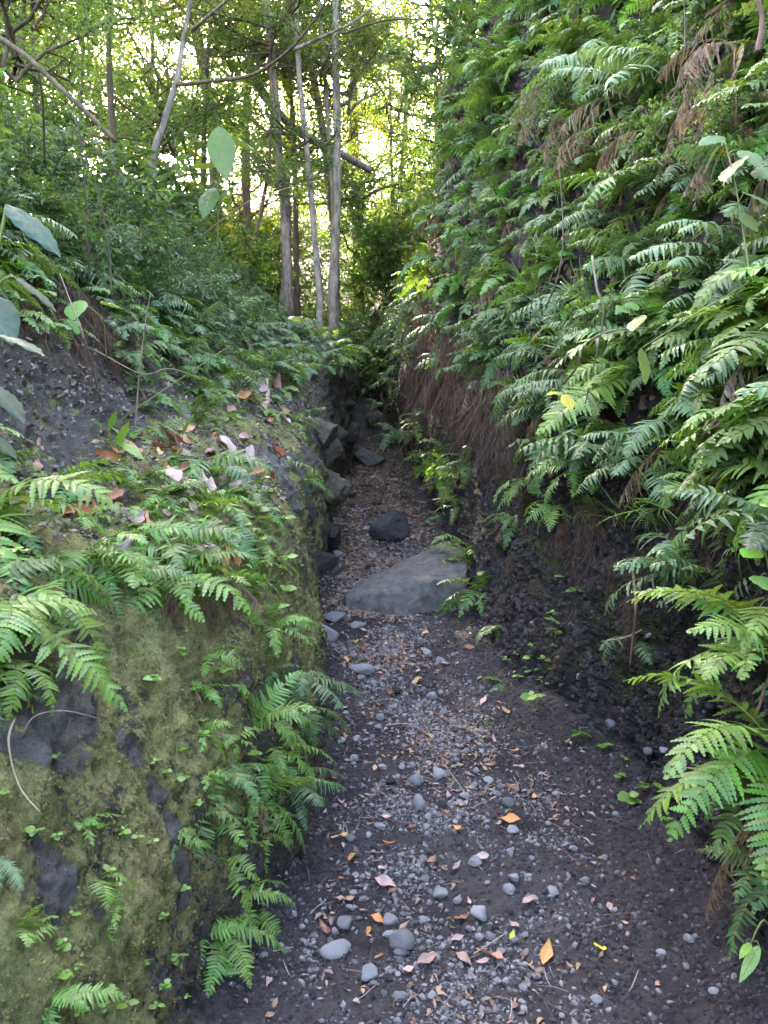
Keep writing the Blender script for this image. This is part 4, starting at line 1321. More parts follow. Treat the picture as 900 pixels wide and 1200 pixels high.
for a in [(599, 965, 30, 'leaf_orange', 'torn orange-tan leaf lying next to a small stone on the gravel', 1.2), (640, 1122, 34, 'leaf_orange', 'pale tan leaf lying on bare dark soil', 1.1), (380, 1092, 28, 'leaf_rust', 'rusty orange leaf standing upright beside the rounded grey stone', 1.5),
          (453, 1038, 34, 'leaf_pink', 'long pinkish leaf lying flat on the gravel', .1), (600, 1101, 15, 'leaf_yellow', 'small yellow-green leaf on the dark soil', 1.3), (704, 1115, 18, 'leaf_yellow', 'small bright yellow leaf on the soil far from the gravel', .7),
          (572, 1125, 36, 'leaf_orange', 'narrow brown leaf pointing along the bottom of the trail', .3), (410, 1057, 22, 'leaf_orange', 'reddish leaf touching the light grey stone', 1.2), (433, 1096, 20, 'leaf_orange', 'light orange leaf between the grey stones', .9),
          (538, 975, 18, 'leaf_orange', 'orange leaf midway up the gravel', .9), (505, 1010, 16, 'leaf_rust', 'rusty leaf below the middle of the gravel', .4), (535, 1018, 18, 'leaf_pink', 'pink-grey leaf by the round dark stone', 1.0),
          (500, 1128, 34, 'leaf_pink', 'pale brown leaf scrap under the largest grey stone', .2), (540, 1128, 30, 'leaf_pink', 'brown leaf beside the scrap under the largest stone', .2), (488, 800, 18, 'leaf_orange', 'orange leaf below the slab', .5),
          (418, 755, 16, 'leaf_yellow', 'yellowish leaf beside the flat slab', .2), (405, 775, 16, 'leaf_orange', 'golden leaf by the pointed stone', .1), (498, 745, 16, 'leaf_orange', 'tan leaf right in front of the slab', .1),
          (519, 631, 10, 'leaf_orange', 'orange leaf on top end of the slab', .1), (430, 628, 12, 'leaf_orange', 'orange leaf before the dark boulder', .3), (477, 624, 9, 'leaf_orange', 'orange scrap beside the dark boulder', .3)]:
    fallen(a[0], a[1], a[2], a[3], a[4], a[5])
for a in [(205, 517, 62, 'leaf_rust', 'long curled rust-brown leaf behind the ledge ferns', -.2, 3), (140, 598, 52, 'leaf_pink', 'big pinkish dead leaf in front of the bushy fern', -.6, 1), (132, 585, 32, 'leaf_orange', 'orange dead leaf lying over the big pinkish one', .4, 2),
          (305, 455, 40, 'leaf_pink', 'mauve dead leaf high on the crest under grass', .5, 4), (322, 452, 38, 'leaf_pink', 'pale mauve leaf beside the crest grass', 1.1, 5), (203, 560, 42, 'leaf_pink', 'pale pink leaf hanging down the litter of the ledge', 1.6, 6),
          (222, 540, 40, 'leaf_pink', 'pink dead leaf on edge beside the wide lacy fern', 1.4, 7), (220, 640, 34, 'leaf_rust', 'curled rusty leaf under the green ledge fern', 1.2, 8), (260, 664, 30, 'leaf_orange', 'orange-brown leaf near the crest of the mossy wall', .9, 9),
          (160, 612, 38, 'leaf_pink', 'greyish pink leaf folded over the litter', .9, 0), (148, 648, 42, 'leaf_pink', 'grey dead leaf standing between the ledge ferns', 1.2, 1), (90, 606, 44, 'leaf_rust', 'dark rusty leaf pile top under the large bright fern', .1, 2),
          (170, 612, 26, 'leaf_orange', 'small orange leaf right of the folded leaf', .8, 3), (226, 598, 30, 'leaf_pink', 'narrow pink leaf between creeping seedlings', 1.0, 4), (118, 545, 30, 'leaf_orange', 'tan leaf scrap under the soil face', .2, 5),
          (40, 548, 26, 'leaf_orange', 'golden-brown leaf at the foot of the gravelly face', .4, 6), (193, 528, 30, 'leaf_rust', 'rusty leaf tucked under the long curled one', .3, 7), (240, 655, 24, 'leaf_rust', 'brown leaf in the shade of the green fern', .5, 8),
          (92, 400, 24, 'leaf_pink', 'papery pale leaf caught on the upper soil face', .8, 9), (118, 378, 24, 'leaf_pink', 'papery leaf on the roots of the upper face', .9, 0), (145, 375, 18, 'leaf_pink', 'small papery leaf under the lobed green leaf', .9, 1),
          (12, 612, 30, 'leaf_yellow', 'yellow leaf resting on the large bright fern', .6, 2)]:
    fallen(a[0], a[1], a[2], a[3], a[4], a[5], 'dead leaves on the mossy ledge', k=a[6])
for (p, side, n, dist, px, py) in scatter([(395, 740), (560, 740), (640, 900), (640, 1020), (560, 1200), (380, 1180), (400, 900)], 64, .08, 12, sides=('path',)):
    fallen(px, py, rnd.uniform(9, 19) * (1.2 if py > 950 else 1), rnd.choice(('leaf_orange', 'leaf_pink', 'leaf_rust', 'leaf_pink')), None, desc='dry brown', group='fallen leaves on the trail')
for (p, side, n, dist, px, py) in scatter([(80, 540), (230, 500), (320, 400), (340, 500), (270, 660), (120, 660)], 70, .06, 9, sides=('left',)):
    fallen(px, py, rnd.uniform(14, 34), rnd.choice(('leaf_pink', 'leaf_rust', 'leaf_orange', 'leaf_pink')), None, desc='dead', group='dead leaves on the mossy ledge')

scrap = [leaf_grid(3, 2, rnd.uniform(.14, .32), rnd.uniform(-.9, .9), rnd.uniform(-.6, .8), seed=40 + i) for i in range(8)]
lw = np.clip((Dp - 1.4) / .4, 0, 1) * np.clip((17 - Dp) / 4, 0, 1) * np.exp(-((frac - .42) / .30) ** 2) * np.clip(.35 + fbm(PP, 1.6, 3, off=44) * 1.5, .05, 1.4) * np.clip((Dp - 2) / 4, .13, 1.6) / np.clip(Dp / 4, 1, 3)
L, _, _ = grid_points(PP, 10500, lw)
swarm('leaf_litter', scrap, L + np.array([0, 0, .008]), (.012 + .022 * rs.rand(len(L))) * np.clip(L[:, 1] / 4, 1, 2.0), M['litter'], True, 'flat')
L, _, _ = grid_points(PP, 9500, lw)
swarm('leaf_litter', scrap, L + np.array([0, 0, .008]), (.010 + .030 * rs.rand(len(L)) ** 1.6) * np.clip(L[:, 1] / 4, 1, 2.2), M['litter_grey'], True, 'flat')
stick = [(np.array([(-.5, -.012, 0), (.5, .06, .02), (.5, .085, .02), (-.5, .012, 0), (0, .10, .05), (0, .07, .05)]), [(0, 5, 4, 3), (5, 1, 2, 4)])]
L, _, _ = grid_points(PP, 3600, lw ** .7)
swarm('twig_litter', stick, L + np.array([0, 0, .007]), .03 + .07 * rs.rand(len(L)), M['litter_grey'], True, 'flat')
# litter and humus on the slopes
wz = ((t_i[:LP.shape[1]] > cut[2] - 4) & (t_i[:LP.shape[1]] < cut[6]))[None, :] * np.clip((LP[..., 1] - 1.5) / .3, 0, 1) * np.clip(1.5 - LP[..., 1] / 14, 0, 1)
L, r_, c_ = grid_points(LP, 7000, wz)
swarm('leaf_litter', scrap, L + LN[r_, c_] * .012, .015 + .045 * rs.rand(len(L)) ** 1.5, M['litter_grey'], True, 'flat')
L, r_, c_ = grid_points(LP, 3000, wz)
swarm('leaf_litter', scrap, L + LN[r_, c_] * .012, .015 + .04 * rs.rand(len(L)) ** 1.5, M['litter'], True, 'flat')
wz = (t_i > cut[3])[None, :] * (t_i < cut[6])[None, :] * np.clip((RP[..., 1] - 1.5) / .3, 0, 1) * np.clip(1.5 - RP[..., 1] / 14, 0, 1)
L, r_, c_ = grid_points(RP, 6000, wz)
swarm('leaf_litter', scrap, L + RN[r_, c_] * .015, .03 + .07 * rs.rand(len(L)) ** 1.5, M['root'], True)

# ------------------------------------------------------------------ moss shoots, thick enough to feather the wall
tuft = []
for i in range(5):
    V, F = [], []
    for b in range(4):
        a = rnd.uniform(0, 6.28)
        l = rnd.uniform(.6, 1)
        dx, dy = math.cos(a) * rnd.uniform(.2, .9), math.sin(a) * rnd.uniform(.2, .9)
        w = .13
        k = len(V)
        V += [(-math.sin(a) * w, math.cos(a) * w, 0), (math.sin(a) * w, -math.cos(a) * w, 0), (dx * l, dy * l, l)]
        F.append((k, k + 1, k + 2))
    tuft.append((np.array(V), F))
lm = Lmoss.reshape(LP.shape[:2])
wm = np.clip((lm - .30) * 3, 0, 1) * np.clip((LP[..., 1] - .9) / .2, 0, 1) * np.clip(1.5 - LP[..., 1] / 4.5, 0, 1) / np.clip(LP[..., 1] / 2, 1, 4) ** 1.2
wm = wm * np.clip(.35 + 2.2 * fbm(LP, 8, 4, off=2, gain=.7), .05, 1.6)
L, r_, c_ = grid_points(LP, 95000, wm)
swarm('moss', tuft, L - LN[r_, c_] * .001, (.0035 + .0065 * rs.rand(len(L)) ** 2) * np.clip(L[:, 1] / 2, 1, 2), M['moss_tip'])

# ------------------------------------------------------------------ grass tufts, hanging roots, twigs
def blade_mesh(name, n, length, mat, seed, spread=.5, droop=1.2, width=.006, lean=(0, 0), hang=False):
    q = random.Random(seed)
    mb = MB()
    for i in range(n):
        a = q.uniform(0, 6.28)
        l = length * q.uniform(.5, 1.1)
        b = Vector((math.cos(a), math.sin(a), 0)) * (.05 * length * q.random())
        d = Vector((math.cos(a) * spread * q.uniform(.2, 1) + lean[0], math.sin(a) * spread * q.uniform(.2, 1) + lean[1], -.4 if hang else 1)).normalized()
        sd = d.cross(Vector((0, 0, 1)))
        sd = (sd.normalized() if sd.length > .01 else Vector((1, 0, 0)))
        K = 7
        V, F = [], []
        dr = droop * q.uniform(.5, 1.3)
        for k in range(K + 1):
            t = k / K
            p = b + d * (l * t) + Vector((0, 0, -1)) * (dr * l * t * t * .5)
            w = width * (1 - t ** 1.6) * .5 * (1 if k else .6) + .0004
            V += [tuple(p - sd * w), tuple(p + sd * w)]
        for k in range(K):
            F.append((2 * k, 2 * k + 1, 2 * k + 3, 2 * k + 2))
        mb.add(V, F, 0, q.random())
    return mb.mesh(name, [mat], True)


def root_mesh(name, n, length, seed, width=.22, mat='root', thick=.004):
    """a curtain of fine dry roots hanging down"""
    q = random.Random(seed)
    mb = MB()
    for i in range(n):
        x, y = q.uniform(-width, width), q.uniform(-.06, .06)
        l = length * q.uniform(.35, 1.1)
        p = Vector((x, y, q.uniform(-.1, .06)))
        pts = [p.copy()]
        v = Vector((q.uniform(-.5, .5), q.uniform(-.5, .2), -1)).normalized()
        for k in range(6):
            v = (v + Vector((q.gauss(0, .42), q.gauss(0, .32), -.28))).normalized()
            p = p + v * (l / 6)
            pts.append(p.copy())
        r = thick * q.uniform(.4, 1.2)
        V, F = tube(pts, [r * (1 - .7 * k / 6) for k in range(7)], 3, False)
        mb.add(V, F, 0, q.random())
    return mb.mesh(name, [M[mat]], True)


GR = [blade_mesh('grass_tuft', 42, 1.0, M['grass'], i, .7, 1.5, .018) for i in range(4)]
for (px, py, s, lb) in [(735, 612, .42, 'long grass tuft hanging down from the mat, brightest blades'), (700, 600, .34, 'grass tuft dangling at the dark wall beside the feathery fern'), (775, 615, .34, 'grass tuft with straw blades under the pale drooping fern'),
                        (365, 430, .55, 'lush grass tuft on the crest above the rock cleft'), (385, 425, .5, 'grass tuft leaning over the end of the crest'), (340, 450, .42, 'low grass tuft on the crest beside mauve leaves'),
                        (650, 300, .45, 'fine grass tuft between the bluish ferns of the bank'), (690, 350, .45, 'thin-bladed grass below the withered ferns'), (620, 340, .5, 'wispy grass drooping among the bank ferns'),
                        (660, 400, .4, 'grass wisps beside the bare grey twig'), (720, 440, .35, 'grass tuft beside the crinkled vine leaf'), (820, 560, .38, 'grass tuft at the shaded straw roots'), (665, 230, .5, 'upright grass beneath the withered clump'),
                        (570, 850, .10, 'tiny grass tuft on the wall foot near the slab ferns'), (880, 640, .3, 'straw-like grass beside the ladder-leaved fern')]:
    h = hit(px, py)
    if h:
        o = link('grass_tuft', rnd.choice(GR), None, h[0] - h[2] * .01, Euler((0, SIDE_TILT[h[1]] if False else (.5 if h[1] == 'left' else -.7 if h[1] == 'right' else 0), rnd.uniform(-.5, .5))), s)
        tag(o, lb, 'grass tuft', 'grass tufts on the banks')

for (p, side, n, dist, px, py) in scatter([(560, 240), (700, 260), (860, 300), (880, 600), (760, 600), (620, 480)], 18, .25, 25, sides=('right',)):
    o = link('grass_tuft', rnd.choice(GR), None, p - n * .01, Euler((rnd.uniform(-.3, .3), rnd.uniform(-1.1, -.5), rnd.uniform(-.5, .5))), rnd.uniform(.3, .5))
    tag(o, None, 'grass tuft', 'grass tufts on the banks', ('thin-bladed', 'grass tuft'))
RT = [root_mesh('hanging_roots', 130, .6, i, (.22, .3, .16, .26, .2)[i], 'root', .0028) for i in range(5)]
ROOTS = [(510, 450, 1.2), (530, 400, 1.4), (560, 430, 1.2), (580, 500, .9), (600, 450, 1.0), (625, 470, .9), (495, 470, 1.4), (550, 480, 1.0), (500, 385, 1.5), (515, 420, 1.3), (535, 440, 1.3), (555, 450, 1.15), (575, 460, 1.1), (590, 480, 1.0), (606, 470, 1.2), (615, 500, 1.0), (520, 380, 1.5), (545, 400, 1.4), (570, 420, 1.3), (590, 440, 1.2), (492, 420, 1.6), (485, 440, 1.7), (505, 350, 1.5),
         (670, 615, .55), (700, 632, .55), (730, 640, .5), (755, 650, .45), (690, 600, .55), (850, 560, .6), (880, 580, .55), (830, 590, .55)]
for i, (px, py, s) in enumerate(ROOTS):
    h = hit(px, py)
    if h:
        o = link('hanging_roots', RT[i % 5], None, h[0] + h[2] * .05, Euler((rnd.uniform(-.25, .25), rnd.uniform(-.25, .25), math.pi / 2 + rnd.uniform(-.5, .5))), s * rnd.uniform(.7, 1.15))
        tag(o, None, 'roots', 'curtains of dry roots on the dark bank', ('dry brown', 'roots'))
for (p, side, n, dist, px, py) in scatter([(-10, 200), (150, 230), (200, 330), (180, 400), (60, 400), (-10, 380)], 12, .15, 20, sides=('left',)):
    o = link('hanging_roots', rnd.choice(RT), None, p + n * .04, Euler((rnd.uniform(-.4, .4), rnd.uniform(-.4, .4), math.pi / 2 + rnd.uniform(-.6, .6))), rnd.uniform(.5, .9))
    tag(o, None, 'roots', 'root tangles of the mossy bank', ('dark tangled', 'roots'))
for (p, side, n, dist, px, py) in scatter([(560, 640), (700, 650), (780, 720), (700, 780), (600, 740)], 9, .15, 25, sides=('right',)):
    o = link('hanging_roots', rnd.choice(RT), None, p + n * .02, Euler((rnd.uniform(-.5, .5), rnd.uniform(-.5, .5), math.pi / 2 + rnd.uniform(-.8, .8))), rnd.uniform(.18, .36))
    tag(o, None, 'roots', 'fine roots in the dark wall', ('fine brown', 'roots'))
# root plate at the end of the crest and scaly rootstocks of the ledge
for (px, py, s, lb) in [(400, 400, 1.0, 'shaggy dead root plate overhanging the end of the cleft wall'), (412, 398, .9, 'splayed dead roots jutting out at the crest end'), (385, 420, .9, 'matted dead roots under the crest grass'),
                        (195, 700, .34, 'brown shaggy rootstock hanging under the ledge ferns'), (232, 712, .30, 'dark shaggy rootstock beneath the green ledge fern'), (262, 700, .26, 'shaggy brown roots at the corner of the ledge lip'),
                        (30, 250, .9, 'tangled dark roots on the steep upper face'), (75, 290, .9, 'tangled dead roots beneath the slope ferns'), (115, 300, .8, 'dark tangle of roots behind the tall stalk'), (90, 350, .7, 'root tangle over the gravelly soil face'), (190, 350, .8, 'brown root tangle under the teal ferns')]:
    h = hit(px, py)
    if h:
        o = link('hanging_roots', rnd.choice(RT), None, h[0] + h[2] * .04, Euler((rnd.uniform(-.3, .3), rnd.uniform(-.3, .3), math.pi / 2 + rnd.uniform(-.4, .4))), s)
        tag(o, lb, 'roots', 'root tangles of the mossy bank')


def stem_thing(name, pix, r, mat, label, cat, group=None, sides=5, n=18, taper=.5, leaves=None):
    """a stalk or branch through real points: pix = [(px, py, depth), ...]"""
    pts = smooth_path([at(*p) for p in pix], n)
    base = pts[0].copy()
    rad = [r * (1 - (1 - taper) * i / (n - 1)) * (1 + rnd.uniform(-.08, .08)) for i in range(n)]
    V, F = tube([p - base for p in pts], rad, sides)
    o = link(name, mesh_np(name, V, F, [M[mat]], None, True), None, base)
    tag(o, label, cat, group)
    return o


def gd(px, py, off=0.0):
    """a point on the ground seen at that pixel, as (px, py, depth)"""
    h = hit(px, py)
    return (px, py, (h[0] - CAM).dot(CF) - off)


g0 = gd(158, 512)
stem_thing('dry_stalk', [g0, (163, 440, g0[2] - .06), (170, 380, g0[2] - .1), (176, 346, g0[2] - .12)], .005, 'twig', 'upright pale dry stalk rising from the ledge litter', 'stalk')
d0 = g0[2]
stem_thing('dry_stalk', [(60, 395, d0 + .1), (110, 410, d0), (165, 438, d0 - .08), (200, 432, d0 - .1), (240, 446, d0)], .0035, 'twig', 'thin bent stalk crossing the upright pale one', 'stalk')
stem_thing('dry_stalk', [(40, 545, d0 - .1), (100, 520, d0 - .2), (180, 465, d0 - .3), (270, 405, d0)], .003, 'fern_stem', 'thin green stalk slanting over the soil face', 'stalk')
stem_thing('dry_stalk', [gd(118, 470), (100, 400, 3.3), (85, 360, 3.3), (70, 320, 3.4)], .004, 'twig', 'grey root strand hanging down the gravelly face', 'stalk')
stem_thing('dry_stalk', [(130, 345, 3.3), (128, 290, 3.3), (110, 210, 3.2), (78, 130, 3.1)], .004, 'dark_twig', 'dark wiry stalk curving up in front of the steep slope', 'stalk')
stem_thing('dry_stalk', [(105, 330, 3.4), (103, 280, 3.3), (95, 170, 3.2), (85, 120, 3.2)], .004, 'dark_twig', 'dark straight stalk beside the curving wiry one', 'stalk')
stem_thing('dry_stalk', [(52, 190, 3.4), (50, 120, 3.2), (44, 80, 3.1)], .006, 'dark_twig', 'short black stalk near the leaning bough', 'stalk')
stem_thing('dry_stalk', [gd(18, 840), (10, 870, 1.55), (22, 920, 1.5), (47, 952, 1.47)], .003, 'twig', 'thin brown runner trailing down the close moss', 'stalk')
stem_thing('dry_stalk', [gd(25, 865), (40, 840, 1.6), (75, 833, 1.62), (115, 842, 1.66)], .0022, 'litter_grey', 'pale straw lying across the bare grey rock', 'stalk')
stem_thing('dry_twig', [(694, 300, 3.4), (700, 340, 3.3), (707, 365, 3.3), (700, 410, 3.4), (683, 485, 3.6)], .006, 'twig', 'bare grey twig with a kink hanging between bank ferns', 'twig')
stem_thing('dry_twig', [(660, 450, 3.7), (676, 430, 3.5), (685, 405, 3.4), (715, 388, 3.3), (765, 384, 3.3)], .006, 'twig', 'brown looping vine stem behind the kinked twig', 'twig')
stem_thing('dry_twig', [(640, 360, 4.4), (655, 320, 4.3), (660, 270, 4.4), (655, 190, 4.6)], .006, 'dark_twig', 'dark thin stem below the withered clump', 'twig')
stem_thing('dry_twig', [(800, 140, 3.5), (850, 175, 3.4), (890, 190, 3.3), (910, 215, 3.2)], .005, 'dark_twig', 'dark stem arching beside the hanging withered fronds', 'twig')
stem_thing('dry_twig', [(803, 60, 3.4), (803, 20, 3.4), (800, -15, 3.4)], .005, 'dark_twig', 'black upright stem above the pale arching ferns', 'twig')
stem_thing('dry_twig', [(888, 60, 3.0), (893, 20, 3.0), (880, -20, 3.0)], .012, 'root', 'reddish brown stem among the topmost withered fronds', 'twig')
stem_thing('dry_twig', [gd(705, 752, .03), (730, 748, 3.0), (752, 738, 2.9)], .004, 'twig', 'short pale stick poking out of the black wall', 'twig')
stem_thing('dry_twig', [gd(740, 660, .04), (745, 700, 2.85), (742, 745, 2.85), (738, 780, 2.9)], .007, 'root', 'gnarled brown root dangling by the small blue-green fern', 'twig')
stem_thing('dry_twig', [gd(520, 895, .02), (535, 915, 3.3), (550, 935, 3.2)], .003, 'twig', 'thin curved twig on the gravel beside small stones', 'twig')
stem_thing('dry_twig', [gd(555, 1118, .02), (575, 1105, 2.3), (595, 1092, 2.35)], .003, 'twig', 'forked thin twig beside the yellow-green leaf', 'twig')
stem_thing('dry_twig', [gd(452, 850, .02), (470, 848, 3.9), (490, 850, 3.9)], .004, 'litter_grey', 'pale straight stick on the gravel below the slab', 'twig')


# ------------------------------------------------------------------ broad leaves
def blade_leaf(wid=.34, fold=.25, droop=.35, nx=18):
    """a broad leaf from its stalk along +X"""
    V, F = [], []
    for i in range(nx + 1):
        u = i / nx
        w = wid * (math.sin(math.pi * u ** .8) ** .9) + .004
        z = -droop * u * u
        for v in (-1, -.5, 0, .5, 1):
            V.append((u, v * w, z + fold * w * abs(v) - .25 * w * v * v + .014 * math.sin(30 * u - 8 * abs(v)) * abs(v)))
    for i in range(nx):
        for j in range(4):
            a = i * 5 + j
            F.append((a, a + 5, a + 6, a + 1))
    nl = len(F)
    surf = lambda u, v: (u, v * (wid * (math.sin(math.pi * min(u, 1) ** .8) ** .9) + .004), -droop * u * u + fold * (wid * (math.sin(math.pi * min(u, 1) ** .8) ** .9) + .004) * abs(v) * (1 - abs(v)) + .006)
    def vein(pts, w):
        for i in range(len(pts) - 1):
            (x0, y0, z0), (x1, y1, z1) = pts[i], pts[i + 1]
            l = math.hypot(x1 - x0, y1 - y0) or 1
            nx_, ny_ = -(y1 - y0) / l * w, (x1 - x0) / l * w
            k = len(V)
            V.extend([(x0 - nx_, y0 - ny_, z0), (x0 + nx_, y0 + ny_, z0), (x1 + nx_ * .8, y1 + ny_ * .8, z1), (x1 - nx_ * .8, y1 - ny_ * .8, z1)])
            F.append((k, k + 3, k + 2, k + 1))
    vein([surf(i / 8, 0) for i in range(9)], .008)
    for i in range(6):
        u = .1 + i * .13
        for sg in (-1, 1):
            vein([surf(u + .16 * t, sg * t * .85) for t in (0, .35, .7, 1)], .0035)
    return np.array(V), F, [0] * nl + [1] * (len(F) - nl)


BL = {}


def broad_mesh(mat, wid, droop):
    k = (mat, wid, droop)
    if k not in BL:
        V, F, mi = blade_leaf(wid, .25, droop)
        BL[k] = mesh_np('leaf', V, F, [M[mat], M['fern_stem'] if mat != 'broad_blue' else M['leaf_vein']], mi, True)
    return BL[k]


def aim(p, q, roll=0.0):
    x = (q - p).normalized()
    z = Vector((0, 0, 1)) if abs(x.z) < .9 else Vector((0, -1, 0))
    y = z.cross(x).normalized()
    z = x.cross(y)
    m = Matrix((x, y, z)).transposed().to_4x4() @ Matrix.Rotation(roll, 4, 'X')
    return m.to_euler()


def leafy(name, base, tips, mat, wid, label, cat, stem_r=.004, droop=.2, group=None, smat='fern_stem', roll=.6):
    """a stem with leaves whose stalk and tip points are given: tips = [(stalk point, tip point)]"""
    root = empty(name, base)
    top = max((t[0] for t in tips), key=lambda v: (v - base).length)
    mid = base.lerp(top, .5) + Vector((0, 0, .04))
    V, F = tube([p - base for p in smooth_path([base, mid, top], 10)], [stem_r * (1 - .05 * i) for i in range(10)], 5)
    mb = MB()
    mb.add(V, F)
    for a, b in tips:
        m2 = min((base.lerp(top, k / 8) for k in range(9)), key=lambda v: (v - a).length)
        if (m2 - a).length > .004:
            V, F = tube([m2 - base, m2.lerp(a, .5) - base + Vector((0, 0, .006)), a - base], stem_r * .55, 4)
            mb.add(V, F)
    link('stem', mb.mesh('stem', [M[smat]], True), root)
    for a, b in tips:
        s = (b - a).length
        link('leaf', broad_mesh(mat, wid, droop), root, a - base, aim(a, b, rnd.uniform(-roll, roll)), s)
    tag(root, label, cat, group)
    return root


# the bluish broad leaves that lean in beside the soil face
bD = 1.45
leafy('broadleaf_shrub', at(-55, 640, 1.5), [(at(8, 240, bD), at(74, 292, bD - .02)), (at(14, 322, bD), at(70, 357, bD - .04)), (at(-12, 388, bD - .1), at(54, 406, bD - .16)), (at(-14, 448, bD), at(32, 488, bD - .05)),
                                           (at(-20, 505, bD), at(22, 532, bD - .03)), (at(-30, 340, bD), at(14, 392, bD - .1))], 'broad_blue', .24, 'shrub with large bluish pointed leaves leaning in beside the soil face', 'shrub', .006, .12, roll=.3)
leafy('broadleaf_sapling', at(255, 300, 3.6), [(at(256, 148, 3.4), at(264, 206, 3.35)), (at(262, 160, 3.5), at(308, 172, 3.4)), (at(252, 196, 3.5), at(222, 190, 3.4)), (at(250, 220, 3.5), at(236, 250, 3.4))], 'broad', .24,
      'sapling with one pale green leaf hanging in mid air', 'sapling', .004, .15, roll=.3)
leafy('broadleaf_sapling', at(125, 420, 3.5), [(at(119, 356, 3.3), at(145, 358, 3.25)), (at(92, 352, 3.4), at(84, 372, 3.3))], 'sprout', .36, 'seedling with a lobed bright leaf before the dark roots', 'seedling', .003, .1)
leafy('broadleaf_seedling', at(70, 1085, 1.62), [(at(68, 1064, 1.6), at(44, 1060, 1.56)), (at(76, 1066, 1.6), at(92, 1054, 1.58)), (at(78, 1072, 1.6), at(66, 1082, 1.56)), (at(78, 1078, 1.58), at(70, 1103, 1.52)), (at(84, 1078, 1.58), at(89, 1103, 1.52)), (at(76, 1068, 1.6), at(72, 1080, 1.55))],
      'sprout', .26, 'seedling with five glossy oval leaves on the close moss', 'seedling', .002, .15)
leafy('twining_vine', at(880, 330, 2.7), [(at(752, 408, 2.75), at(762, 448, 2.7)), (at(868, 176, 2.8), at(894, 190, 2.7)), (at(884, 198, 2.8), at(906, 204, 2.7)), (at(872, 226, 2.7), at(905, 235, 2.6)),
                                        (at(848, 160, 2.8), at(820, 165, 2.75)), (at(868, 186, 2.8), at(845, 205, 2.7)), (at(868, 250, 2.7), at(890, 268, 2.65))], 'fern_mid', .30, 'twining vine with a crinkled pale leaf hanging above the raised fern', 'vine', .004, .15)
leafy('twining_vine', at(745, 400, 3.3), [(at(733, 350, 3.2), at(726, 340, 3.2)), (at(736, 355, 3.2), at(748, 362, 3.15)), (at(735, 362, 3.2), at(724, 362, 3.15)), (at(750, 370, 3.2), at(740, 386, 3.15))], 'sprout', .45, 'little vine with bright maple-like leaves in front of the bank', 'vine', .003, .1)
leafy('twining_vine', at(668, 470, 3.5), [(at(640, 462, 3.4), at(655, 458, 3.4)), (at(662, 462, 3.4), at(670, 480, 3.35))], 'leaf_yellow', .36, 'vine with two yellowing leaves at the corner of the mat', 'vine', .003, .1)
leafy('twining_vine', at(905, 690, 2.2), [(at(888, 645, 2.2), at(872, 650, 2.15)), (at(892, 675, 2.2), at(905, 690, 2.1))], 'sprout', .4, 'vine with small round leaves beside straw-like grass', 'vine', .003, .1)
leafy('trailing_shoot', at(905, 1090, 1.9), [(at(890, 1108, 1.85), at(868, 1148, 1.8)), (at(880, 1105, 1.85), at(868, 1118, 1.8))], 'sprout', .14, 'trailing shoot with a narrow leaf over the black soil corner', 'seedling', .003, .2)


def seedling(px, py, spx, nl, mat, label, wid=.38, group=None, desc=None):
    h = hit(px, py)
    if h is None:
        return
    p = h[0]
    dep = (p - CAM).dot(CF)
    s = spx / FPX * dep
    n = (h[2] + Vector((0, 0, .8))).normalized()
    root = empty('seedling', p)
    V, F = tube([Vector((0, 0, 0)), n * s * .4, n * s * .8], [s * .03] * 3, 4)
    link('stem', mesh_np('stem', V, F, [M['fern_stem']], None, True), root)
    for i in range(nl):
        a = i / nl * 6.28 + rnd.uniform(-.4, .4)
        b = n * s * rnd.uniform(.35, .8)
        t = b + Vector((math.cos(a), math.sin(a) * .8 - .15, rnd.uniform(-.1, .4))) * s * rnd.uniform(.5, .85)
        link('leaf', broad_mesh(mat, wid, .12), root, b, aim(b, t, rnd.uniform(-.5, .5)), (t - b).length)
    tag(root, label, 'seedling', group, None if label else (desc, 'seedling'))


seedling(680, 868, 24, 5, 'sprout', 'leggy seedling with four round leaves at the dark wall foot', .42)
seedling(711, 880, 14, 4, 'sprout', 'small clover-like seedling just past the leggy one', .45)
seedling(628, 828, 20, 4, 'sprout', 'seedling near the trail edge under the slab ferns', .45)
seedling(740, 945, 20, 12, 'sprout', 'largest seedling cluster on the black soil slope', .48)
seedling(728, 914, 14, 5, 'sprout', 'small seedling just above the seedling cluster', .45)
seedling(755, 928, 16, 5, 'sprout', 'seedling uphill of the cluster towards the bank', .45)
seedling(786, 928, 16, 5, 'sprout', 'pale seedling nearest the soft lacy fern', .4)
seedling(784, 965, 14, 4, 'sprout', 'lowest seedling on the black soil slope', .4)
seedling(732, 893, 10, 3, 'sprout', 'tiniest sprout between wall foot and cluster', .45)
for (p, side, n, dist, px, py) in scatter([(180, 560), (290, 540), (330, 600), (330, 700), (300, 780), (240, 690), (150, 600)], 46, .045, 9, sides=('left',)):
    seedling(px, py, rnd.uniform(11, 22), rnd.choice((4, 5, 6)), rnd.choice(('sprout', 'sprout', 'broad')), None, .42, 'small seedlings on the mossy bank', 'small round-leaved')
for (p, side, n, dist, px, py) in scatter([(0, 830), (200, 760), (330, 760), (330, 900), (280, 1150), (160, 1200), (0, 1200)], 40, .03, 9, sides=('left',)):
    seedling(px, py, rnd.uniform(9, 20), rnd.choice((3, 4, 5)), rnd.choice(('sprout', 'sprout', 'fern')), None, .4, 'small seedlings on the mossy bank', 'tiny')
for (p, side, n, dist, px, py) in scatter([(560, 780), (640, 760), (660, 620), (700, 640), (640, 860), (590, 850)], 22, .05, 9, sides=('right',)):
    seedling(px, py, rnd.uniform(8, 16), 4, rnd.choice(('sprout', 'fern')), None, .4, 'sprouts on the dark bank', 'tiny')
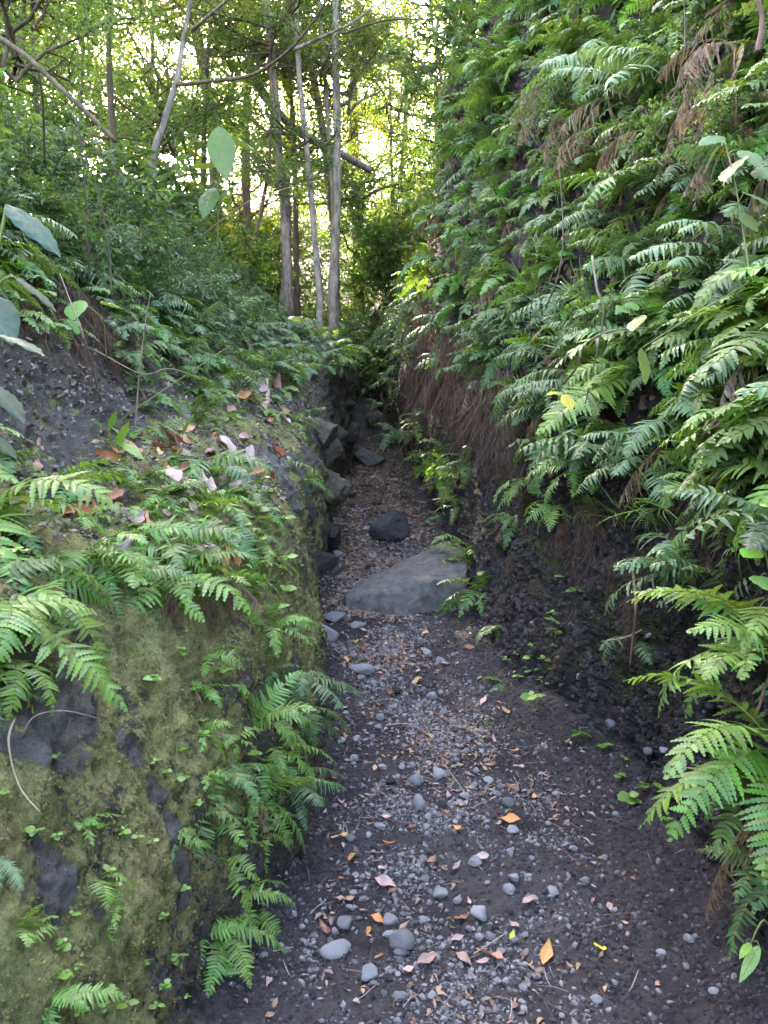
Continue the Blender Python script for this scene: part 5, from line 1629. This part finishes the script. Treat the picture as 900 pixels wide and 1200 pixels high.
# lance-shaped grass-like leaves on the ledge
for (px, py, l, lb) in [(215, 530, 40, 'shoot with lance-shaped leaves in the ledge litter'), (140, 545, 46, 'shoot with pale lance-shaped leaves before the soil face'), (130, 520, 34, 'shoot with narrow hanging leaves on the soil face')]:
    h = hit(px, py)
    if h:
        p = h[0]
        s = l / FPX * dist
        s = l / FPX * (p - CAM).dot(CF)
        leafy('leafy_shoot', p, [(p + Vector((0, -.01, s * .5)), p + Vector((s * .3, -.05, s * 1.2))), (p + Vector((0, -.01, s * .4)), p + Vector((-s * .4, -.06, s * .9))), (p + Vector((0, -.01, s * .6)), p + Vector((s * .8, -.08, s * .3)))], 'sprout', .17, lb, 'seedling', .002, .2)

# ------------------------------------------------------------------ leaf clouds, shrubs and trees
def leaves_np(P, D, size, wid=.38, roll=None, seed=0):
    """folded leaves at P pointing along D: returns vertices, quads, tints"""
    q = np.random.RandomState(seed)
    n = len(P)
    D = D / np.linalg.norm(D, axis=1)[:, None]
    A = q.normal(size=(n, 3)) * .55 + np.array([0, 0, 1.0])
    Sd = np.cross(A, D)
    Sd /= np.maximum(np.linalg.norm(Sd, axis=1), 1e-6)[:, None]
    U = np.cross(D, Sd)
    s = np.asarray(size)[:, None]
    b = P
    m = P + D * s * .5 - U * s * .05
    t = P + D * s - U * s * .16
    r = P + D * s * .45 + Sd * s * wid * .5 + U * s * .06
    l = P + D * s * .45 - Sd * s * wid * .5 + U * s * .06
    V = np.stack([b, r, t, l, m], axis=1).reshape(-1, 3)
    k = (np.arange(n) * 5)[:, None]
    F = np.concatenate([k + np.array([[0, 1, 2, 4]]), k + np.array([[0, 4, 2, 3]])], axis=0)
    return V, F, np.repeat(q.rand(n), 5)


def grow_twigs(q, origin, direction, length, depth, out, r):
    """a branching twig; collects (points, radius) and the places for leaves"""
    pts = [origin]
    d = direction.normalized()
    p = origin.copy()
    n = 5
    for i in range(n):
        d = (d + Vector((q.gauss(0, .22), q.gauss(0, .22), q.gauss(.02, .16)))).normalized()
        p = p + d * (length / n)
        pts.append(p.copy())
        if depth > 0 and i >= 1:
            for _ in range(2 if depth > 1 else 1):
                side = Vector((q.gauss(0, 1), q.gauss(0, 1), q.gauss(.1, .7))).normalized()
                grow_twigs(q, p.copy(), (d * .55 + side * .9), length * q.uniform(.38, .6), depth - 1, out, r * .5)
    out.append((pts, r, depth))


def shrub_proto(seed, mat, leaf=.10, per=9, stems=5, lean=.5, wid=.40, depth=2):
    q = random.Random(seed)
    tw = []
    for i in range(stems):
        a = q.uniform(0, 6.28)
        grow_twigs(q, Vector((0, 0, 0)), Vector((math.cos(a) * lean, math.sin(a) * lean, 1)), q.uniform(.6, 1.0), depth, tw, .011)
    mb = MB()
    P, D, Z = [], [], []
    for pts, r, dp in tw:
        if dp > 0 or q.random() < .5:
            V, F = tube(pts, [r * (1 - .6 * i / len(pts)) for i in range(len(pts))], 4, False)
            mb.add(V, F, 0, .5)
        if dp < depth:
            for k in range(per):
                t = q.uniform(.25, 1.0) * (len(pts) - 1)
                i = min(int(t), len(pts) - 2)
                p = pts[i].lerp(pts[i + 1], t - i)
                d = (pts[i + 1] - pts[i]).normalized()
                a = Vector((q.gauss(0, 1), q.gauss(0, 1), q.gauss(-.15, .6))).normalized()
                P.append(p[:])
                D.append((d * .5 + a * .9)[:])
                Z.append(leaf * q.uniform(.6, 1.2))
    V, F, T = leaves_np(np.array(P), np.array(D), np.array(Z), wid, seed=seed)
    fo = mesh_np('foliage', V, F, [M[mat]], None, False, {'tint': T})
    return mb.mesh('stem', [M['dark_twig']], True), fo


SHRUBS = {}
for k, (mat, leaf, per, stems, lean, wid) in {
        'dark': ('broad_dark', .085, 9, 6, .6, .42), 'green': ('broad', .10, 8, 5, .6, .42), 'blue': ('broad_silver', .12, 7, 5, .8, .42), 'sunny': ('sunny', .10, 9, 5, .5, .45),
        'fine': ('broad', .055, 14, 6, .7, .40), 'large': ('broad_dark', .17, 5, 4, .5, .36)}.items():
    SHRUBS[k] = [shrub_proto(50 + i * 7 + len(SHRUBS), mat, leaf, per, stems, lean, wid) for i in range(2)]


def shrub(p, kind, h, label=None, group=None, tilt=(0, 0), desc=None):
    st_, fo = rnd.choice(SHRUBS[kind])
    root = empty('shrub', p)
    rz = rnd.uniform(0, 6.28)
    e = Euler((tilt[0], tilt[1], rz))
    link('stem', st_, root, None, e, h)
    link('foliage', fo, root, None, e, (h * rnd.uniform(.9, 1.2), h * rnd.uniform(.9, 1.2), h))
    tag(root, label, 'shrub', group, None if label else (desc or {'dark': 'dark-leaved', 'green': 'green', 'blue': 'bluish-leaved', 'sunny': 'yellow-green', 'fine': 'fine-leaved', 'large': 'large-leaved'}[kind], 'shrub'))
    return root


def pshrub(px, py, kind, h, label=None, group=None, tilt=(0, 0)):
    q = hit(px, py)
    if q:
        return shrub(q[0] - Vector((0, 0, .05)), kind, h, label, group, tilt)


def crown_proto(seed, mats, n_limb=8, leaf=.075, flat=.7, dens=26):
    """limbs and leaves of a unit crown, centred over the trunk's top"""
    q = random.Random(seed)
    tw = []
    for i in range(n_limb):
        a = i / n_limb * 6.28 + q.uniform(-.4, .4)
        z0 = q.uniform(-.55, .0)
        grow_twigs(q, Vector((0, 0, z0)), Vector((math.cos(a), math.sin(a), q.uniform(.05, .9))), q.uniform(.55, .85), 2, tw, .018)
    lb = MB()
    P, D, Z, G = [], [], [], []
    for pts, r, dp in tw:
        if dp > 0:
            V, F = tube(pts, [r * (1 - .7 * i / len(pts)) for i in range(len(pts))], 5 if dp > 1 else 3, False)
            lb.add(V, F, 0, .5)
        if dp < 2:
            n = dens if dp == 0 else dens // 2
            for k in range(n):
                t = q.uniform(.2, 1.0) * (len(pts) - 1)
                i = min(int(t), len(pts) - 2)
                p = pts[i].lerp(pts[i + 1], t - i) + Vector((q.gauss(0, .035), q.gauss(0, .035), q.gauss(0, .035)))
                a = Vector((q.gauss(0, 1), q.gauss(0, 1), q.gauss(-.25, .6)))
                P.append(p[:]); D.append(a[:]); Z.append(leaf * q.uniform(.6, 1.25))
    V, F, T = leaves_np(np.array(P), np.array(D), np.array(Z), .45, seed=seed)
    return lb, (V, F, T)


CROWNS = []
for i in range(5):
    lb, (V, F, T) = crown_proto(400 + i, None, n_limb=(8, 9, 7, 8, 10)[i], leaf=(.040, .036, .045, .038, .034)[i], dens=(19, 22, 17, 19, 23)[i])
    lm_ = {b: lb.mesh('limb', [M[b]], True) for b in ('bark_pale', 'bark_brown')}
    cm = {m: mesh_np('crown', V, F, [M[m]], None, False, {'tint': T}) for m in ('sunny', 'broad', 'broad_dark')}
    CROWNS.append((lm_, cm))


def tree(pts, r0, r1, bark, crowns, label, group='forest trees', cat='tree', sides=9):
    """pts: points from the foot to the top; crowns: [(point, radius, leaf material)]"""
    pts = [Vector(p) for p in pts]
    base = pts[0].copy()
    n = 22
    path = smooth_path(pts, n)
    rad = [(r0 + (r1 - r0) * (i / (n - 1)) ** .9) * (1 + rnd.uniform(-.07, .07)) * (1 + .5 * max(0, 1 - i / 2.5)) for i in range(n)]
    root = empty('tree', base)
    V, F = tube([p - base for p in path], rad, sides)
    V = V + (fbm(V + np.array(base), 3.0, 3) * r0 * .35)[:, None] * np.array([1, .6, 0])
    link('trunk', mesh_np('trunk', V, F, [M[bark]], None, True), root)
    for (c, rad_, mat) in crowns:
        k = rnd.randrange(len(CROWNS))
        e = Euler((0, 0, rnd.uniform(0, 6.28)))
        sc = (rad_, rad_, rad_ * rnd.uniform(.75, 1.0))
        link('limb', CROWNS[k][0][bark], root, Vector(c) - base, e, sc)
        link('crown', CROWNS[k][1][mat], root, Vector(c) - base, e, sc)
    root['kind'] = 'thing'
    tag(root, label, cat, group, None if label else ('tree', 'tree'))
    return root


def ground_at(px, py, depth):
    p = at(px, py, depth)
    g = ground(p.x, p.y)
    return Vector((p.x, p.y, (g[0].z if g else 0) - .1))


def photo_tree(pix, depth, w_px, bark, label, crown=(), taper=.6, r_extra=0.0, fork=None):
    """pix: picture points up the trunk at that distance; the foot is dropped to the ground below the first"""
    P = [at(x, y, depth) for x, y in pix]
    g = ground(P[0].x, P[0].y)
    foot = Vector((P[0].x, P[0].y, min(P[0].z, (g[0].z if g else P[0].z)) - .08))
    if foot.z < P[0].z - .15:
        P = [foot] + P
    else:
        P[0] = foot
    r = w_px * .86 / FPX * depth / 2
    return tree(P, r, r * taper, bark, [(P[-1] + Vector(o), rr, m) for o, rr, m in crown] + [(at(pix[-2][0], pix[-2][1] + 30, depth) + Vector((rnd.uniform(-.4, .4), .5, 0)), rr * .6, m) for o, rr, m in crown[:1] if depth > 10], label)


photo_tree([(335, 262), (328, 190), (320, 90), (312, 0), (305, -130)], 13, 15, 'bark_pale', 'pale trunk with peeling mottled bark standing behind the two slim trunks', [((0, 0, .8), 2.6, 'sunny')])
photo_tree([(347, 285), (346, 200), (341, 110), (338, 0), (340, -110)], 14.5, 9, 'bark_brown', 'thin brown trunk touching the mottled pale trunk', [((0, 1, .8), 2.3, 'broad')])
photo_tree([(374, 340), (362, 200), (352, 100), (347, 0), (345, -140)], 12.5, 10, 'bark_pale', 'slim leaning trunk beside the straight pale one', [((.3, .3, .9), 2.5, 'sunny')])
photo_tree([(390, 352), (394, 260), (395, 150), (393, 40), (392, -140)], 12.8, 14, 'bark_pale', 'straight pale trunk with flaky bark at the end of the crest', [((0, .3, 1.0), 2.6, 'sunny')])
photo_tree([(393, 300), (386, 160), (378, 60), (368, -60), (360, -130)], 13.2, 8, 'bark_pale', 'thin forked pale stem growing against the straight pale trunk', [((0, .5, .8), 2.0, 'broad')])
photo_tree([(392, 265), (378, 150), (363, 70), (352, 0), (345, -90)], 18, 13, 'bark_brown', 'brown leaning trunk seen between the slim pale ones', [((0, .5, .8), 2.8, 'sunny')])
photo_tree([(420, 335), (417, 220), (414, 100), (418, 20), (420, -80)], 25, 16, 'bark_brown', 'thick yellowish-brown trunk to one side of the straight pale trunk', [((0, .5, 1.2), 3.2, 'broad')])
photo_tree([(250, 160), (236, 70), (222, 0), (212, -90)], 17, 17, 'bark_brown', 'stout grey-brown trunk behind the branching sapling', [((-.5, .5, .8), 3.0, 'sunny')])
photo_tree([(288, 165), (292, 90), (300, 30), (318, -60)], 19, 12, 'bark_brown', 'shaded brown trunk bent to one side, half hidden by yellow leaves', [((0, .5, .8), 3.0, 'sunny')])
photo_tree([(180, 190), (190, 150), (205, 100), (215, 45), (223, -10), (226, -90)], 8.0, 10, 'bark_pale', 'branching sapling with bent pinkish trunk on the fern slope', [((0, .2, .8), 1.7, 'broad')], .55)
photo_tree([(515, 130), (518, 100), (508, 40), (500, -40)], 20, 6, 'bark_pale', 'thin pale tree above the ferny bank edge', [((0, 0, .8), 2.6, 'broad')])
# boughs
stem_thing('bough', [(205, 100, 8.0), (250, 95, 7.8), (295, 88, 7.6), (330, 66, 7.4), (360, 35, 7.2), (388, -8, 7.0)], .020, 'bark_brown', 'long bare bough sweeping up from the branching sapling', 'branch', sides=7, taper=.5)
stem_thing('bough', [(225, 35, 8.0), (245, 18, 7.8), (275, -8, 7.6)], .022, 'bark_pale', 'short bough off the top of the branching sapling', 'branch', sides=7)
stem_thing('bough', [(-20, 32, 4.9), (28, 64, 4.9), (62, 95, 4.9), (100, 130, 4.9), (136, 166, 4.95)], .018, 'bark_brown', 'bare bough slanting down across the leaves of the slope', 'branch', sides=7, taper=.8)
stem_thing('bough', [(295, 88, 14), (320, 125, 15), (352, 156, 16), (395, 178, 16.5), (435, 200, 17)], .085, 'bark_pale', 'pale fallen trunk leaning between the standing trees', 'branch', sides=9, taper=.9)
stem_thing('bough', [(345, 58, 10), (380, 42, 10), (410, 28, 10), (440, 6, 10)], .022, 'bark_pale', 'thin bare bough crossing in front of the pale trunks', 'branch', sides=5)
stem_thing('bough', [(400, 40, 11), (450, 24, 11), (505, 22, 11), (560, 17, 11)], .018, 'bark_brown', 'nearly level thin bough in the green leaves', 'branch', sides=5)
stem_thing('bough', [(205, 300, 6.5), (255, 262, 6.3), (300, 232, 6.2), (372, 212, 6.0)], .006, 'twig', 'thin straight stalk slanting up across the fern slope', 'branch', sides=5)

# trees one can tell less apart, on both slopes and beyond the bend; some added to block the sun
spots = []
q = random.Random(77)
for (x, y, h, cr, mt, bk, r) in [
        (-4.2, 9.5, 7.5, 2.3, 'broad', 'bark_brown', .09), (-6.5, 11.5, 8.5, 2.8, 'sunny', 'bark_pale', .12), (-3.2, 14.5, 10, 3.0, 'sunny', 'bark_brown', .10), (-8.5, 15.5, 9.5, 3.2, 'sunny', 'bark_brown', .14),
        (-5.5, 19, 11, 3.3, 'sunny', 'bark_pale', .12), (-11, 20, 10, 3.4, 'broad', 'bark_brown', .15), (-2.6, 22.5, 12, 3.2, 'sunny', 'bark_brown', .13), (-8.0, 25, 11, 3.6, 'sunny', 'bark_brown', .15),
        (1.6, 22, 11, 3.2, 'broad', 'bark_brown', .13), (4.6, 18, 8, 2.6, 'broad', 'bark_brown', .12), (2.6, 27, 12, 3.5, 'sunny', 'bark_pale', .14), (6, 24, 11, 3.5, 'broad', 'bark_brown', .14), (-14, 28, 12, 3.8, 'sunny', 'bark_brown', .16),
        (-4.6, 30, 13, 3.8, 'sunny', 'bark_brown', .15), (.4, 33, 13, 3.8, 'broad', 'bark_brown', .15), (5.2, 33, 12, 3.8, 'sunny', 'bark_brown', .15), (-10, 34, 13, 4.0, 'sunny', 'bark_pale', .16),
        (4.9, 13.5, 7.5, 2.2, 'broad', 'bark_brown', .10), (-5.2, 7.4, 6.4, 2.2, 'broad', 'bark_brown', .08), (-3.6, 11.5, 9, 2.4, 'broad', 'bark_brown', .09), (-3.4, 8.2, 5.2, 1.9, 'broad', 'bark_brown', .07),
        (-3.2, 15.5, 5.2, 2.0, 'broad', 'bark_brown', .07), (-4.6, 19.5, 10.5, 2.4, 'broad', 'bark_brown', .08), (-2.3, 13.0, 7.0, 1.6, 'broad', 'bark_brown', .06), (-2.75, 5.5, .95, 1.0, 'broad', 'bark_brown', .03), (-2.6, 7.0, 1.7, .9, 'broad', 'bark_brown', .03), (-7.0, 18, 9.5, 2.8, 'broad', 'bark_brown', .09), (-9.5, 23, 10.5, 3.2, 'broad', 'bark_brown', .09), (-5.5, 14.5, 8.0, 2.2, 'sunny', 'bark_brown', .07), (-2.9, 6.7, 2.9, 1.5, 'broad', 'bark_brown', .045), (-1.2, 25, 9, 3.2, 'broad', 'bark_brown', .1), (.4, 28, 10, 3.4, 'broad', 'bark_brown', .1), (-3.5, 27, 8, 3.2, 'broad', 'bark_pale', .1), (3.2, 21, 8, 2.8, 'broad', 'bark_brown', .1)]:
    g = ground(x, y)
    b = g[0] - Vector((0, 0, .1))
    h *= .62 if y > 8 else .85 if h > 4 else 1.0
    if cr < 1.05:
        h += .4
    top = b + Vector((q.uniform(-.8, .8), q.uniform(-.6, .6), h))
    mid = b.lerp(top, .5) + Vector((q.uniform(-.25, .25), q.uniform(-.2, .2), 0))
    c2 = b.lerp(top, .62) + Vector((q.uniform(-.8, .8), q.uniform(-.5, .5), 0))
    m2 = 'broad' if mt == 'sunny' and q.random() < .5 else mt
    c3 = b.lerp(top, .45) + Vector((q.uniform(-1.2, 1.2), q.uniform(-.5, .5), 0))
    r *= .62 if -6 < x < 0 and y > 9 else .85
    tree([b, mid, top], r, r * .45, bk, [(top, cr, mt)] + ([(c2, cr * .75, m2)] if x > -2.5 or y > 17 else []) + ([(c3, cr * .6, m2)] if y > 8 and x > -3.5 else []), None)

# understorey on the slopes
UNDER = [((-10, 60), (120, 60), (140, 200), (60, 230), (-10, 170)), ((130, 110), (260, 110), (300, 240), (180, 260), (130, 200))]
for (px, py, kd, h, lb) in [(20, 205, 'large', .9, 'large-leaved shrub at the top of the steep root-tangled slope'), (60, 185, 'dark', 1.1, 'dark shrub behind the short black stalk'), (110, 215, 'blue', .9, 'bluish shrub above the wiry stalks'), (150, 225, 'green', .9, 'green shrub beside the branching sapling'),
                           (5, 195, 'dark', 1.3, 'dark shrub at the very edge of the upper slope'), (195, 235, 'blue', .8, 'bluish low shrub under the branching sapling'), (250, 235, 'fine', .9, 'fine-leaved shrub behind the hanging pale leaf'), (300, 262, 'green', .8, 'green shrub in front of the mottled trunk'),
                           (440, 320, 'fine', 1.2, 'light green shrub at the foot of the straight pale trunk'), (460, 270, 'blue', 1.4, 'silvery shrub leaning over the bend of the trail'), (480, 240, 'blue', 1.3, 'silvery shrub at the edge of the ferny bank'), (505, 190, 'blue', 1.2, 'bluish shrub on top of the far bank edge'),
                           (520, 150, 'green', 1.2, 'green shrub above the bluish bank shrub'), (540, 110, 'dark', 1.3, 'dark shrub where the bank meets the trees'), (545, 60, 'dark', 1.2, 'dark shrub high on the bank crest'), (490, 330, 'sunny', .5, 'shrub in sunlit yellow-green colour on the bank edge'),
                           (495, 290, 'green', .9, 'green shrub over the hanging roots')]:
    pshrub(px, py, kd, h, lb, 'understorey shrubs')
for (x0, x1, y0, y1, n, kinds, hs) in [(-6, -2.2, 5, 10, 9, ('green', 'blue', 'large', 'fine'), (.5, 1.0)), (-10, -2.5, 10, 18, 18, ('green', 'sunny', 'fine', 'sunny'), (.8, 1.8)), (-4, 4, 20, 30, 20, ('green', 'sunny', 'fine', 'dark'), (1.2, 2.6)),
                                       (1.5, 5, 10, 20, 18, ('green', 'dark', 'blue', 'fine'), (.9, 1.8)), (-14, -4, 18, 30, 14, ('sunny', 'green', 'dark'), (1.5, 3.0)), (-4.0, -2.0, 2.4, 5.0, 6, ('large', 'green', 'blue'), (.6, 1.0))]:
    for i in range(n):
        x, y = rnd.uniform(x0, x1), rnd.uniform(y0, y1)
        if st(y, 2) - .5 < x < st(y, 3) + .6:
            continue
        g = ground(x, y)
        shrub(g[0] - Vector((0, 0, .08)), rnd.choice(kinds), rnd.uniform(*hs), None, 'understorey shrubs')

for (x, y, kd, h, lb) in [(-.35, 22.6, 'fine', 1.1, 'light green shrub closing the end of the trail'), (.15, 23.5, 'green', 1.4, 'green shrub where the trail bends out of sight'), (-.75, 24.5, 'sunny', 1.3, 'yellow-green shrub beyond the bend'), (-.95, 19.2, 'blue', .9, 'bluish shrub on the crest beyond the root plate'), (-1.2, 17.4, 'green', .8, 'green shrub on the crest behind the root plate'), (-.85, 21.6, 'green', 1.0, 'green shrub crowding the trail where it turns'), (-1.15, 22.8, 'fine', 1.3, 'dense fine-leaved shrub blocking the view up the trail'), (-.6, 20.9, 'dark', .8, 'dark low shrub beside the last stone block'), (-1.5, 24.0, 'dark', 1.6, 'dark shrub filling the gap beyond the turn'), (-.1, 20.6, 'blue', .9, 'low bluish shrub at the foot of the last bank')]:
    g_ = ground(x, y)
    shrub(g_[0] - Vector((0, 0, .06)), kd, h, lb, 'understorey shrubs')
for (px, py, kd, h, lb) in [(484, 285, 'blue', 1.25, 'silvery shrub leaning out from the bank over the trail end'), (488, 240, 'fine', 1.3, 'fine-leaved shrub leaning off the far bank crest'), (495, 205, 'blue', 1.35, 'pale bluish shrub high on the leaning bank edge'), (482, 325, 'green', 1.0, 'green shrub hanging low over the trail end')]:
    pshrub(px, py, kd, h, lb, 'understorey shrubs', (0, -.95))
# leafy plants among the ferns of the dark bank
for (p, side, n, dist, px, py) in scatter([(500, -20), (900, -20), (900, 480), (760, 470), (600, 420), (490, 330), (480, 240)], 24, .45, 30, sides=('right',), maxd=16):
    shrub(p - n * .04, rnd.choice(('fine', 'fine', 'green', 'blue', 'dark')), rnd.uniform(.28, .5), None, 'leafy shrubs among the bank ferns', (rnd.uniform(-.2, .5), rnd.uniform(-1.1, -.5)))
for (p, side, n, dist, px, py) in scatter([(-20, 120), (180, 160), (330, 250), (400, 350), (250, 400), (140, 380), (-20, 300)], 40, .25, 16, sides=('left',), maxd=14):
    shrub(p - n * .04, rnd.choice(('fine', 'green', 'blue', 'dark', 'large')), rnd.uniform(.25, .5), None, 'leafy shrubs of the fern slope', (0, rnd.uniform(.1, .6)))

# the wood beyond, one mass
def wood(name, n, mat, seed, box, size, thr, top):
    q = np.random.RandomState(seed)
    x = q.uniform(box[0], box[1], n * 4)
    y = q.uniform(box[2], box[3], n * 4)
    z = q.rand(n * 4) ** 1.2 * top
    Pn = np.stack([x, y, z], 1)
    keep = fbm(Pn, .42, 3, off=seed) > thr
    keep &= ~((x / y < -.14) & (z > 3.5) & (q.rand(n * 4) < .7))
    Pn = Pn[keep][:n]
    gx = np.interp(Pn[:, 1], ST[:, 0], ST[:, 1])
    g = np.array([(lambda h: h[0].z if h else 0)(ground(a, b)) for a, b in zip(np.round(Pn[:, 0] / 2) * 2, np.round(Pn[:, 1] / 2) * 2)]) if False else None
    # ground height from a coarse table
    xs = np.arange(box[0] - 2, box[1] + 3, 2.0)
    ys = np.arange(box[2] - 2, box[3] + 3, 2.0)
    tab = np.array([[(lambda h: h[0].z if h else 4.0)(ground(a, b, 60)) for a in xs] for b in ys])
    i = np.clip(np.round((Pn[:, 1] - ys[0]) / 2).astype(int), 0, len(ys) - 1)
    j = np.clip(np.round((Pn[:, 0] - xs[0]) / 2).astype(int), 0, len(xs) - 1)
    Pn[:, 2] += tab[i, j]
    V, F, T = leaves_np(Pn, q.normal(size=Pn.shape), size * q.uniform(.6, 1.3, len(Pn)), .5, seed=seed)
    o = link(name, mesh_np(name, V, F, [M[mat]], None, False, {'tint': T}))
    o['kind'] = 'stuff'


wood('distant_forest', 28000, 'sunny', 3, (-34, 22, 32, 52), .22, -.03, 9.0)
wood('distant_forest', 30000, 'broad', 9, (-34, 26, 30, 52), .22, -.03, 7.5)
wood('undergrowth', 16000, 'broad', 14, (-12, 12, 19, 34), .11, .05, 1.3)

# ------------------------------------------------------------------ labels that tell neighbours apart
MARKS = [
    (470, 690, 'the tilted slab', 'p'), (456, 618, 'the dark rounded boulder', 'p'), (380, 652, 'the two boulders at the wall foot', 'p'), (599, 965, 'the torn orange-tan leaf', 'p'), (469, 1110, 'the largest grey pebble', 'p'),
    (392, 1116, 'the rounded grey stone', 'p'), (489, 930, 'the twin stones', 'p'), (704, 1115, 'the small bright yellow leaf', 'p'), (740, 945, 'the seedling cluster', 'pr'), (680, 868, 'the leggy seedling', 'pr'),
    (429, 540, 'the low flat stone', 'p'), (441, 490, 'the pale stone block', 'p'), (640, 1122, 'the tan leaf on bare soil', 'p'), (382, 748, 'the pointed stone', 'p'), (453, 1038, 'the long pinkish leaf', 'p'), (424, 788, 'the flat stone past the slab', 'p'),
    (561, 1076, 'the angular grey stone', 'p'), (572, 1125, 'the narrow brown leaf', 'p'),
    (140, 598, 'the big pinkish dead leaf', 'l'), (205, 517, 'the long curled dead leaf', 'l'), (168, 420, 'the upright pale stalk', 'l'), (35, 350, 'the bluish broad leaves', 'l'), (262, 185, 'the hanging pale leaf', 'l'), (332, 200, 'the mottled pale trunk', 'lt'),
    (393, 230, 'the straight pale trunk', 'lt'), (365, 430, 'the crest grass', 'l'), (402, 405, 'the root plate', 'l'), (320, 735, 'the star shaped fern', 'l'), (355, 805, 'the jutting bluish fern', 'l'), (70, 1080, 'the five-leaved seedling', 'l'),
    (110, 830, 'the bare grey rock', 'l'), (195, 140, 'the branching sapling', 'lt'), (75, 105, 'the leaning bough', 'lt'), (195, 700, 'the shaggy rootstock', 'l'), (285, 1050, 'the low bright fern', 'l'), (312, 455, 'the mauve dead leaves', 'l'),
    (130, 357, 'the lobed bright leaf', 'l'), (240, 545, 'the wide lacy fern', 'l'), (60, 480, 'the gravelly soil face', 'l'), (362, 200, 'the slim leaning trunk', 't'), (413, 200, 'the thick yellowish-brown trunk', 't'), (238, 70, 'the stout grey-brown trunk', 't'),
    (690, 160, 'the withered clump', 'r'), (870, 100, 'the topmost withered fronds', 'r'), (770, 95, 'the long pale arching fern', 'r'), (700, 390, 'the kinked grey twig', 'r'), (760, 425, 'the crinkled vine leaf', 'r'), (775, 500, 'the raised wide frond', 'r'),
    (850, 720, 'the largest bright fern', 'r'), (755, 765, 'the small blue-green fern', 'r'), (545, 430, 'the brown root curtain', 'r'), (740, 610, 'the long grass tuft', 'r'), (665, 540, 'the feathery mat-edge fern', 'r'), (835, 295, 'the whitish comb fern', 'r'),
    (740, 235, 'the gleaming ladder-leaved fern', 'r'), (465, 265, 'the silvery shrub', 'rt'), (570, 690, 'the ferns beside the slab', 'r'), (510, 110, 'the thin pale tree', 'rt'), (600, 60, 'the dark shrub on the crest', 'rt'), (560, 260, 'the bend of the ferny bank', 'r'),
    (450, 360, 'the end of the trail', 'rlt')]
ORD = ['nearest', 'second nearest', 'third nearest', 'fourth nearest', 'fifth nearest', 'sixth nearest', 'seventh nearest', 'eighth nearest', 'ninth nearest', 'tenth nearest', 'eleventh nearest', 'twelfth nearest', 'thirteenth nearest',
       'fourteenth nearest', 'fifteenth nearest', 'sixteenth nearest', 'seventeenth nearest', 'eighteenth nearest', 'nineteenth nearest', 'twentieth nearest']
KINDW = {'bright': 'bright green', 'green': 'mid-green', 'blue': 'bluish-green', 'pale': 'pale green', 'ladder': 'ladder-leaved', 'tri': 'lacy broad', 'small': 'small-leaved', 'young': 'young', 'dead': 'withered', 'withered brown': 'withered'}
MATW = {'leaf_orange': 'orange-brown', 'leaf_pink': 'pinkish', 'leaf_rust': 'rusty', 'leaf_yellow': 'yellow', 'stone': 'grey', 'dark_stone': 'dark', 'sprout': 'fresh green', 'broad': 'green', 'fern': 'bright', 'slab': 'grey'}
bpy.context.view_layer.update()
groups = {}
for rec in THINGS:
    o, label, auto = rec
    if label:
        continue
    desc, noun = auto
    p = o.matrix_world.translation.copy()
    if noun == 'fern':
        p = p + Vector((0, 0, -.02))
    if noun == 'tree':
        p = p + Vector((0, 0, 1.5))
    px, py, z = proj(p)
    side = 'l' if p.x < st(p.y, 2) else 'r' if p.x > st(p.y, 3) else 'p'
    if noun == 'tree' or (noun == 'shrub' and z > 12):
        side = 't'
    sz = ''
    if noun == 'fern':
        desc = KINDW.get(desc, desc)
        k = max((c.scale[0] for c in o.children), default=.3) * FPX / max(z, .3)
        sz = 'large' if k > 150 else 'mid-sized' if k > 80 else 'small'
    elif noun in ('stone', 'leaf'):
        desc = MATW.get({v.name: n for n, v in M.items()}.get(o.data.materials[0].name), desc)
        k = o.scale[0] * FPX / max(z, .3) * (2 if noun == 'stone' else 1)
        sz = 'tiny' if k < 9 else 'small' if k < 15 else 'mid-sized' if k < 24 else 'large'
        noun = {'stone': 'loose stone', 'leaf': 'dead leaf'}[noun]
    elif noun == 'seedling':
        sz = ''
    elif noun == 'shrub':
        k = o.children[0].scale[2] * FPX / max(z, .3)
        sz = 'large' if k > 110 else 'mid-sized' if k > 60 else 'small'
    elif noun == 'tree':
        m = o.children[0].data.materials[0].name
        desc = 'pale-barked' if 'pale' in m else 'brown-barked'
        sz = 'distant' if z > 20 else 'slender'
    m = min((q for q in MARKS if side in q[3]), key=lambda q: math.hypot(q[0] - px, q[1] - py))
    dx, dy = px - m[0], py - m[1]
    rel = ('above' if dy < 0 else 'below') if abs(dy) > abs(dx) else ('left of' if dx < 0 else 'right of')
    if noun == 'tree':
        rel = 'beyond' if z > 14 else rel
    lead = ' '.join(w for w in (sz, desc, noun) if w)
    groups.setdefault((lead, rel, m[2]), []).append((math.hypot(dx, dy), o.name, o))
for (lead, rel, mark), g in groups.items():
    g.sort(key=lambda t: (t[0], t[1]))
    for i, (_, _, o) in enumerate(g):
        t = f'{lead} {rel} {mark}'
        if len(g) > 1:
            e = ', ' + (ORD[i] + ' of its kind' if i < len(ORD) else 'farther off than the others')
            if len((t + e).replace('-', ' ').split()) > 15:
                e = e.replace(' of its kind', '').replace('farther off than the others', 'farthest ones')
            t += e
        o['label'] = t
